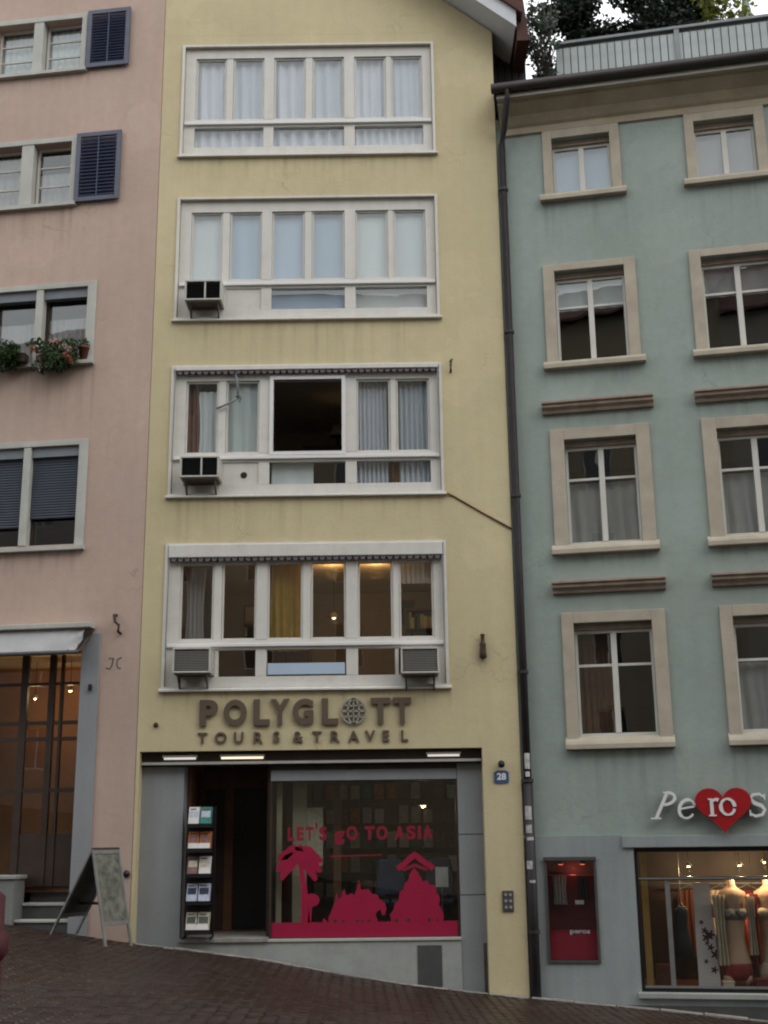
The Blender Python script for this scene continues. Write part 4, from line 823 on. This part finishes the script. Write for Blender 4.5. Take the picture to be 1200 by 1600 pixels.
# folding board on the street
ab = thing('folding_board', 'weathered folding board sign standing on the setts before the pink house', 'board sign', (-4.24, -.83, 0), R(-32))
HZ = 1.50
def leaf_board(name, sx, zf, mt):
    # leaf from hinge (0,HZ) to foot (sx, zf); local y is the hinge axis
    L = math.hypot(sx, HZ-zf); e = Vector((sx, 0, zf-HZ))/L; nrm = Vector((-e.z, 0, e.x))*(1 if sx > 0 else -1)
    def bar(t0, t1, y0, y1, th): 
        P = [];
        for n_ in (-th, th):
            for t_, y_ in ((t0, y0), (t0, y1), (t1, y1), (t1, y0)): q = Vector((0, y_, HZ))+e*t_*L+nrm*n_; P.append(tuple(q))
        return P
    F = [(0,1,2,3),(7,6,5,4),(0,4,5,1),(1,5,6,2),(2,6,7,3),(3,7,4,0)]
    b = MB()
    for q in (bar(0, 1, -.275, -.235, .014), bar(0, 1, .235, .275, .014), bar(.0, .05, -.234, .234, .014), bar(.74, .78, -.234, .234, .014)):
        i = len(b.v); b.v += q; b.f += [tuple(i+k for k in f) for f in F]
    b.build(name, M['aframe'], ab, fix=True)
    b = MB(); b.v += bar(.052, .738, -.233, .233, .006); b.f += F; b.build('panel', M[mt], ab, fix=True)
leaf_board('front_leaf', .34, G(-3.95, -1.0)+.014, 'chalk'); leaf_board('rear_leaf', -.78, G(-4.9, -.42)+.014, 'slate')
MB().tube([(0, -.27, HZ+.005), (0, .27, HZ+.005)], .02, 8).build('hinge', M['iron'], ab)
box('cross_brace', M['black'], -.48, .19, -.006, .006, .72, .76, ab)

# awning of the pink house
aw = thing('awning', 'pale grey canvas awning folded over the pink house doorway', 'awning', on(HP, -.76, 0, 4.5), HP[1])
MB().box(-3.7, 0, -.26, -.002, .42, .50).build('cassette', M['trimgrey'], aw, bevel=.01)
b = MB(); n, mrows = 60, 6
for j in range(mrows+1):
    for i in range(n+1):
        t_ = i/n; x_ = -3.68+3.58*t_; r_ = j/mrows; edge = max(0, (t_-.90)/.10)
        b.v.append((x_-edge*r_*.04, -.18-.22*r_+.025*math.sin(x_*5+r_*3)*r_+edge*.04*math.sin(r_*9+i), .40-.37*r_-.02*math.sin(math.pi*r_)+edge*.05*r_*math.sin(i*1.9)))
for j in range(mrows):
    for i in range(n): a = j*(n+1)+i; b.f.append((a, a+n+1, a+n+2, a+1))
b.build('canvas', M['fabricgrey'], aw, smooth=True)
MB().tube([(-3.68, -.40, .0), (-.10, -.40, .0)], .035, 10).build('front_bar', M['grate'], aw); MB().tube([(-.06, -.02, .36), (-.05, -.2, .22), (-.10, -.40, .0)], .022, 8).build('folding_arm', M['iron'], aw)
# lamps in the pink shop
GL = 'bulbs in the pink house doorway'
def bulb(H, u, d, z, label, watts, r=.03, group=None, colr=WARM, cord=.4):
    o = pendant(on(H, u, d, z), label, watts, colr, r, cord=cord)
    if group: o['group'] = group
bulb(HP, -1.63, 1.2, 4.11, 'small warm bulb in the right pane of the pink house doorway', 17, .035, GL, cord=.5); bulb(HP, -2.25, 1.2, 3.99, 'small warm bulb in the left pane of the pink house doorway', 12, .03, GL, cord=.62)

# flower boxes on the pink house
def flower_box(u0, u1, label, nf, seed, mats):
    rr = random.Random(seed); w = (u1-u0)/2; t = thing('flower_box', label, 'flower box', on(HP, (u0+u1)/2, -.14, 9.56), HP[1], 'flower boxes on the pink house')
    MB().box(-w, w, -.09, .09, .0, .16).build('trough', M['darkwood'], t, bevel=.01)
    blobs = [((rr.uniform(-w, w*.8), rr.uniform(-.18, .0), .14+rr.uniform(-.26, .16)), (.17, .13, .13)) for _ in range(12)]
    leaf_cloud(blobs, 1700, .065, rr, droop=.7).build('foliage', M['leaf'], t)
    for mm in mats:
        leaf_cloud([((rr.uniform(-w, w), rr.uniform(-.26, -.1), rr.uniform(-.16, .30)), (.06, .05, .05)) for _ in range(nf)], nf*26, .045, rr).build('flowers', M[mm], t)['kind'] = 'stuff'
flower_box(-1.98, -1.30, 'flower box with trailing leaves and salmon flowers under right pane of pink house', 7, 5, ('flower', 'flowerpale')); flower_box(-2.95, -2.18, 'mostly green flower box under left pane of pink house', 2, 6, ('flower',))
t = thing('flower_pot', 'small terracotta pot at right end of the pink house flower box', 'pot', on(HP, -1.20, -.05, 9.60), HP[1]); MB().lathe([(.06, 0), (.09, .18), (.10, .18), (.10, .22), (.08, .22)], (0, 0, 0), 16).build('pot', M['terracotta'], t, smooth=True); leaf_cloud([((0, 0, .28), (.1, .1, .09))], 120, .05, random.Random(2)).build('plant', M['leaf'], t)
GP = 'curtains in the pink house'
hang(-1.62, 10.5, .72, .85, 'greycurtain', 'lace half curtain behind the salmon flowers', 7, .02, .26, H=HP, group=GP); hang(-2.56, 10.45, .72, .8, 'greycurtain', 'lace half curtain behind the mostly green flower box', 7, .02, .26, H=HP, group=GP)
for k, (z1, u, lab) in enumerate(((16.40, -1.96, 'pale net curtain behind top right pane of pink house'), (16.40, -2.90, 'pale net curtain behind top left pane of pink house'), (13.40, -2.0, 'pale net curtain behind pane beside the lower navy shutter'), (13.80, -2.95, 'pale net curtain behind left pane of the window with lower navy shutter'))):
    hang(u, z1, .74, 1.1, 'whiteblind' if k < 2 else 'greycurtain', lab, 6, .02, .27, H=HP, group=GP)

# curtains in the blue-green house
GB = 'curtains and blinds in the blue-green house'
for q, nm in enumerate(('left', 'right')):
    du = 2.45*q
    hang(1.495+du, 13.5, 1.0, 1.05, ('skyblind', 'greycurtain')[q], f'smooth {("sky-tinted white", "grey")[q]} blind in {nm} top window of the blue-green house', 2, .01, .27, 'blind', H=HB, group=GB, name='roller_blind')
    hang(1.51+du, 10.98, 1.12, .62, ('whiteblind', 'greycurtain')[q], f'short pale blind at top of {nm} window above the upper mouldings', 5, .008, .25, 'blind', H=HB, group=GB, name='roller_blind')
    hang(1.525+du, 7.26, 1.10, 1.06, 'greycurtain', f'grey half curtain in {nm} window between the two rows of mouldings', 5, .025, .27, H=HB, group=GB)
hang(1.24, 4.80, .5, 1.6, 'brownfab', 'dim brown curtain in left window below the lower moulding', 5, .03, .45, H=HB, group=GB); hang(4.0, 4.2, 1.1, 1.05, 'greycurtain', 'grey half curtain in right window below the lower moulding', 6, .02, .30, H=HB, group=GB)

# heart sign
hs_ = thing('heart_sign', 'white serif letters and red heart sign above the blue-green shop window', 'sign', on(HB, 2.65, -.02, 1.58), HB[1])
def glyph(strokes, name='letter', y=-.10, mt='signwhite', dep=.06):
    b = MB()
    for k, (pts_, ws) in enumerate(strokes): b.ribbon(pts_, ws, y-.008-.0012*k, y)
    o = b.build(name, M[mt], hs_)
    b = MB()
    for pts_, ws in strokes: b.ribbon(pts_, [w*1.02 for w in ws] if isinstance(ws, list) else ws*1.02, y+.001, y+dep)
    b.build('letter_side', M['signside'], o)
def arc(cx, cz, rx, rz, a0, a1, n=14, sh=0.0): return [(cx+rx*math.cos(R(a0+(a1-a0)*k/n))+sh*rz*math.sin(R(a0+(a1-a0)*k/n)), cz+rz*math.sin(R(a0+(a1-a0)*k/n))) for k in range(n+1)]
# P: slanted stem with serifs and bowl
glyph([([(-.62, .27), (-.44, .64)], .05), ([(-.70, .268), (-.55, .268)], .025), ([(-.50, .645), (-.42, .645)], .025), (arc(-.47, .555, .14, .09, 95, -95, 12, .3), [.03]+[.045]*5+[.055]+[.045]*5+[.02])])
# e
glyph([(arc(-.16, .40, .115, .135, 20, 325, 18, .15), [.035]*4+[.05]*9+[.03]*6), ([(-.27, .40), (-.05, .435)], .028)])
# heart
hp = []
for k in range(40):
    a = 2*math.pi*k/40; hx = 16*math.sin(a)**3; hz = 13*math.cos(a)-5*math.cos(2*a)-2*math.cos(3*a)-math.cos(4*a); hp.append((.37+hx*.0255, .42+hz*.0232))
hp = hp[::-1]
b = MB(); b.prism_xz(hp, -.13, -.03); b.build('heart', M['heart'], hs_, bevel=.01, fix=True)
glyph([([(.20, .30), (.20, .54)], .05), ([(.15, .298), (.26, .298)], .022), ([(.15, .535), (.20, .535)], .022), (arc(.265, .46, .055, .07, 160, 50, 6), [.02, .03, .035, .04, .045, .05, .055])], y=-.14, dep=.01)
glyph([(arc(.43, .42, .10, .115, 0, 345, 22), [.055]*3+[.04]*3+[.03]*2+[.04]*3+[.055]*3+[.04]*3+[.03]*2+[.04]*4)], y=-.14, dep=.01)
S_ = [(.97, .55), (.90, .60), (.80, .59), (.77, .53), (.82, .47), (.92, .43), (.96, .37), (.92, .30), (.82, .28), (.75, .32)]
glyph([(S_, [.03, .04, .045, .05, .06, .06, .05, .045, .04, .03]), ([(.75, .28), (.75, .37)], .022), ([(.97, .51), (.97, .60)], .022)])

# display in the blue-green shop window
def torso(u, d, label, top, low, rz):
    t = thing('display_torso', label, 'mannequin', on(HB, u, d, -.984), HB[1]+rz, 'display torsos in the shop window'); t.scale = (1.2, 1.25, 1.4)
    prof = [(.155, .30), (.185, .42), (.180, .52), (.145, .66), (.125, .76), (.140, .88), (.165, 1.0), (.165, 1.10), (.188, 1.19), (.17, 1.24), (.09, 1.28), (.052, 1.31), (.048, 1.38)]
    b = MB(); b.lathe(prof, (0, 0, 0), 20, 1, .64); 
    for s in (-1, 1): b.lathe([(.080, .275), (.098, .34), (.09, .42)], (s*.088, 0, 0), 14)
    for s in (-1, 1): b.lathe([(.004, -.05), (.05, -.03), (.062, .0), (.05, .03), (.004, .05)], (s*.075, -.085, 1.03), 12)
    for s in (-1, 1): b.tube([(s*.165, 0, 1.20), (s*.215, -.01, 1.10), (s*.235, -.03, .98)], [.055, .05, .044], 10)
    b.build('body', M['skin'], t, smooth=True)
    b = MB(); b.lathe([(.165, .34), (.192, .42), (.187, .50), (.180, .515)], (0, 0, 0), 20, 1, .66); b.build('briefs', M[low], t, smooth=True)
    b = MB(); b.lathe([(.158, .955), (.172, 1.0), (.170, 1.05), (.166, 1.07)], (0, 0, 0), 20, 1, .66)
    for s in (-1, 1): b.lathe([(.004, -.058), (.058, -.035), (.072, .0), (.055, .035), (.004, .055)], (s*.075, -.09, 1.03), 12); b.tube([(s*.085, -.115, 1.07), (s*.10, -.06, 1.22), (s*.10, .03, 1.25)], .008, 6)
    b.build('bra', M[top], t, smooth=True)
    link('robe', curtain_mesh(.16, .72, 3, .03, M['ivory' if top == 'bra' else 'brief'], 'robe', .25), t, (-.20, -.10, 1.22)); link('robe', curtain_mesh(.12, .60, 3, .03, M['ivory' if top == 'bra' else 'brief'], 'robe', .25, 1.0), t, (.20, -.10, 1.20))
    MB().tube([(0, .05, .27), (0, .05, .4)], .015, 8).lathe([(.13, .268), (.13, .274)], (0, .05, 0), 16).build('stand', M['chrome'], t)
torso(3.08, .62, 'beige display torso in grey bra and dark red briefs in shop window', 'bra', 'brief', R(12)); torso(3.62, .75, 'beige display torso in ivory lingerie at right edge of photo', 'ivory', 'ivory', R(-8))
t = thing('hanging_dress', 'short black dress hanging in the shop window left of the banner', 'dress', on(HB, 2.32, .6, -.22), HB[1]); b = MB(); b.lathe([(.13, 0), (.10, .3), (.075, .5), (.095, .66), (.07, .76), (.03, .78)], (0, 0, 0), 16, 1, .5); b.build('dress', M['darkdress'], t, smooth=True); MB().tube([(-.09, 0, .72), (0, 0, .82), (.09, 0, .72)], .008, 6).tube([(0, 0, .82), (0, 0, 1.72)], .006, 6).build('hanger', M['chrome'], t)
t = thing('floral_banner', 'pale lilac banner printed with dark flowers in the shop window', 'banner', on(HB, 2.66, .55, -.60), HB[1]); b = MB(); b.prism_xz([(-.16, 0), (.16, 0), (.10, 1.50), (-.15, 1.50)], 0, .012); b.build('cloth', M['banner'], t, fix=True)
for k, (x_, z_) in enumerate(((-.06, .92), (-.02, .80), (.06, .74), (.0, .62), (.05, .56), (.11, .46), (-.03, .36), (.08, .24), (.0, .70))):
    b = MB(); n = 5; r_ = .028+.012*(k % 3)
    b.prism_xz([(x_+r_*(1+.45*math.cos(5*R(a)))*math.cos(R(a)), z_+r_*(1+.45*math.cos(5*R(a)))*math.sin(R(a))) for a in range(0, 360, 12)], -.003, -.0005); b.build('flower_print', M['petal'], t)
GH = 'garments on the rail in the blue-green shop window'
MBr = tag(MB().tube([tuple(on(HB, 2.15, 1.25, .86)), tuple(on(HB, 5.0, 1.25, .86))], .012, 8).build('clothes_rail', M['chrome'], None), 'thin metal clothes rail across the back of the shop window', 'rail')
rg = random.Random(31)
for k, (u, mm, lab) in enumerate(((2.95, 'ivory', 'ivory slip hanging behind the banner'), (3.36, 'brief', 'dark red slip hanging between the display torsos'), (3.85, 'bra', 'grey lace slip hanging behind the right display torso'), (2.48, 'rust', 'russet gown hanging behind the black dress'), (4.2, 'gold', 'ochre gown hanging at far right of the rail'))):
    t = thing('hanging_garment', lab, 'garment', on(HB, u, 1.25, .86), HB[1], GH); w_ = .17+.02*rg.random(); h_ = .62+.5*rg.random()
    me = curtain_mesh(2*w_, h_, 5, .035, M[mm], 'cloth', -.15); link('cloth', me, t, (0, 0, -.10)); MB().tube([(-w_, 0, -.10), (0, 0, -.02), (w_, 0, -.10)], .007, 6).build('hanger', M['chrome'], t)
for k, (u, d, w_, h_, mm, lab) in enumerate(((2.0, .75, .22, .30, 'rust', 'russet box on the display floor at left of the shop window'), (2.92, .42, .16, .10, 'ivory', 'small ivory box on the display floor beside the banner'), (3.40, .45, .20, .14, 'wine', 'wine red box between the feet of the display torsos'))):
    t = thing('gift_box', lab, 'box', on(HB, u, d, -.60), HB[1]+R(9*k-8), 'boxes in the blue-green shop window'); MB().box(-w_/2, w_/2, -w_/2, w_/2, 0, h_*.78).build('base', M[mm], t, bevel=.006); MB().box(-w_/2-.006, w_/2+.006, -w_/2-.006, w_/2+.006, h_*.78+.001, h_).build('lid', M[mm], t, bevel=.006)
GS = 'spots in the blue-green shop window'
for k, (u, d, z, lab, w) in enumerate(((2.47, .6, 1.15, 'leftmost small spot lamp in top strip of the blue-green shop window', 22), (3.23, .6, 1.16, 'middle small spot lamp in top strip of the blue-green shop window', 32), (3.60, .6, 1.20, 'rightmost small spot lamp in top strip of the blue-green shop window', 28), (3.42, 1.1, .42, 'left of two bright bulbs between the display torsos', 4), (3.66, 1.1, .46, 'right of two bright bulbs between the display torsos', 4))): bulb(HB, u, d, z, lab, w, .028, GS, (1, .66, .36), cord=1.5-z)

# ------------------------------------------------------------------ roof terrace plants
def tree(name, label, cat, base, blobs, n, size, mt, trunk, seed, group=None, keep=lambda p: True):
    rr = random.Random(seed); t = thing(name, label, cat, base, HB[1], group)
    b = MB()
    for path, rad in trunk: b.tube(path, rad, 7)
    b.build('trunk', M['bark'], t, smooth=True); leaf_cloud(blobs, n, size, rr, keep).build('crown', M[mt], t); return t
rr = random.Random(21)
blobs = [((rr.uniform(-1.35, 1.35), rr.uniform(-.5, .5), rr.uniform(.75, 2.5)), (rr.uniform(.3, .55), rr.uniform(.3, .5), rr.uniform(.22, .42))) for _ in range(30)]
limb = [([(0, 0, 0), (.05, 0, .6), (-.05, 0, 1.3), (.1, 0, 2.0)], [.08, .07, .05, .03])] + [([(0, 0, .5), (s*.5, .1*s, 1.0+.2*abs(s)), (s*1.1, 0, 1.5)], [.05, .035, .015]) for s in (-1, -.5, .6, 1)]
tree('terrace_tree', 'broad dark leafy tree behind the metal parapet of the roof terrace', 'tree', on(HB, 2.55, 1.9, 15.1), blobs, 15000, .11, 'leafdark', limb, 4)
rr = random.Random(22); blobs = [((rr.uniform(-.5, .5), rr.uniform(-.3, .3), rr.uniform(.7, 2.4)), (rr.uniform(.2, .32), .25, rr.uniform(.18, .3))) for _ in range(12)]
tree('terrace_shrub', 'bright yellow-green shrub behind the parapet right of the dark tree', 'shrub', on(HB, 4.12, 1.6, 15.1), blobs, 1100, .12, 'leafyellow', [([(0, 0, 0), (0, 0, .9), (.15, 0, 1.7)], [.04, .03, .012]), ([(0, 0, .6), (-.3, 0, 1.3)], [.025, .01])], 5)
rr = random.Random(23); blobs = [((rr.uniform(-.32, .3), rr.uniform(-.2, .2), rr.uniform(.0, 1.9)), (rr.uniform(.08, .2), .14, rr.uniform(.08, .2))) for _ in range(22)]
tw = [([(rr.uniform(-.2, .2), 0, -.1), (rr.uniform(-.3, .3), rr.uniform(-.1, .1), .8), (rr.uniform(-.4, .35), rr.uniform(-.1, .1), rr.uniform(1.3, 2.2))], [.02, .014, .006]) for _ in range(9)]
tree('climbing_plant', 'loose twiggy climber with sky showing through at left end of the parapet', 'plant', on(HB, .86, .62, 15.0), blobs, 900, .10, 'leafgrey', tw, 6)
t = thing('closed_parasol', 'slender grey-green pointed tip behind the parapet at far right', 'parasol', on(HB, 4.78, 2.0, 15.1), HB[1]); MB().lathe([(.17, 1.0), (.15, 1.5), (.09, 2.0), (.02, 2.5), (.008, 2.62)], (0, 0, 0), 10).build('folded_canopy', M['parasol'], t, smooth=True); MB().tube([(0, 0, 0), (0, 0, 1.1)], .03, 8).lathe([(.2, 0), (.2, .06)], (0, 0, 0), 14).build('pole', M['rail'], t)
t = thing('slim_conifer', 'slim grey-green conifer tip between yellow roof and dark tree', 'tree', on(HB, .86, 2.2, 15.1), HB[1]); leaf_cloud([((0, 0, .5+.28*k), (.26-.024*k, .26-.024*k, .2)) for k in range(9)], 900, .09, random.Random(8)).build('crown', M['leafgrey'], t); MB().tube([(0, 0, 0), (0, 0, 2.9)], [.04, .008], 7).build('trunk', M['bark'], t)

# red post at the left edge
t = thing('red_post', 'dark red post with a wider collar at lower left edge of photo', 'post', (-2.73, -11, G(-2.7, -11)))
g0 = G(-2.7, -11)
MB().lathe([(.15, 0), (.15, .05), (.145, 1.32-g0-.06), (.10, 1.32-g0-.02), (.02, 1.33-g0)], (0, 0, 0), 20).build('shaft', M['redpost'], t, smooth=True); MB().lathe([(.15, .86-g0), (.178, .90-g0), (.182, 1.0-g0), (.15, 1.05-g0)], (0, 0, 0), 20).build('collar', M['redpost'], t, smooth=True)

# ------------------------------------------------------------------ houses on the other side of the street (they shade the street and stand in the window reflections)
def across(x0, x1, h, rh, mt, label, y=-22.6):
    t = thing('opposite_house', label, 'house', ((x0+x1)/2, y, 0), 0, 'houses across the street'); w = (x1-x0)/2; hs2 = []
    nx = int(2*w/2.4); st = 2*w/nx
    for i in range(nx):
        for z in [4.2+3.1*k for k in range(int((h-5)/3.1)+1)]: hs2.append((-w+st*(i+.5)-.5, -w+st*(i+.5)+.5, z, z+1.6))
    b = wall_holes(-w, w, -6, h, hs2, .25)
    for i in range(len(b.v)): b.v[i] = (b.v[i][0], -b.v[i][1], b.v[i][2])
    b.f = [f[::-1] for f in b.f]; b.build('wall', M[mt], t); box('rear_wall', M[mt], -w, w, -10, -9.7, -6, h, t); box('side_wall', M[mt], -w, -w+.2, -9.7, -.252, -6, h, t); box('side_wall', M[mt], w-.2, w, -9.7, -.252, -6, h, t)
    for a, c, z0, z1 in hs2:
        bb = MB(); frame_rect(bb, a, c, z0, z1, .06, -.2, -.14); bb.box((a+c)/2-.03, (a+c)/2+.03, -.2, -.14, z0+.06, z1-.06); o = bb.build('window', M['white'], t); box('pane', M['darkglass'], a+.06, c-.06, -.19, -.18, z0+.06, z1-.06, o)
    b = MB(); b.sweep_x([(.5, h), (-5, h+rh), (-10.5, h), (-10.5, h-.12), (-5, h+rh-.2), (.5, h-.12)], -w, w); b.build('roof', M['rooftile'], t, fix=True)
across(-24, -6.2, 20.0, 4, 'greyhouse', 'warm grey house across the street at the uphill end'); across(-6.2, 3.2, 20.2, 3.4, 'ochrehouse', 'ochre house across the street facing the yellow house'); across(3.2, 26, 19.4, 4, 'creamhouse', 'cream house across the street at the downhill end')
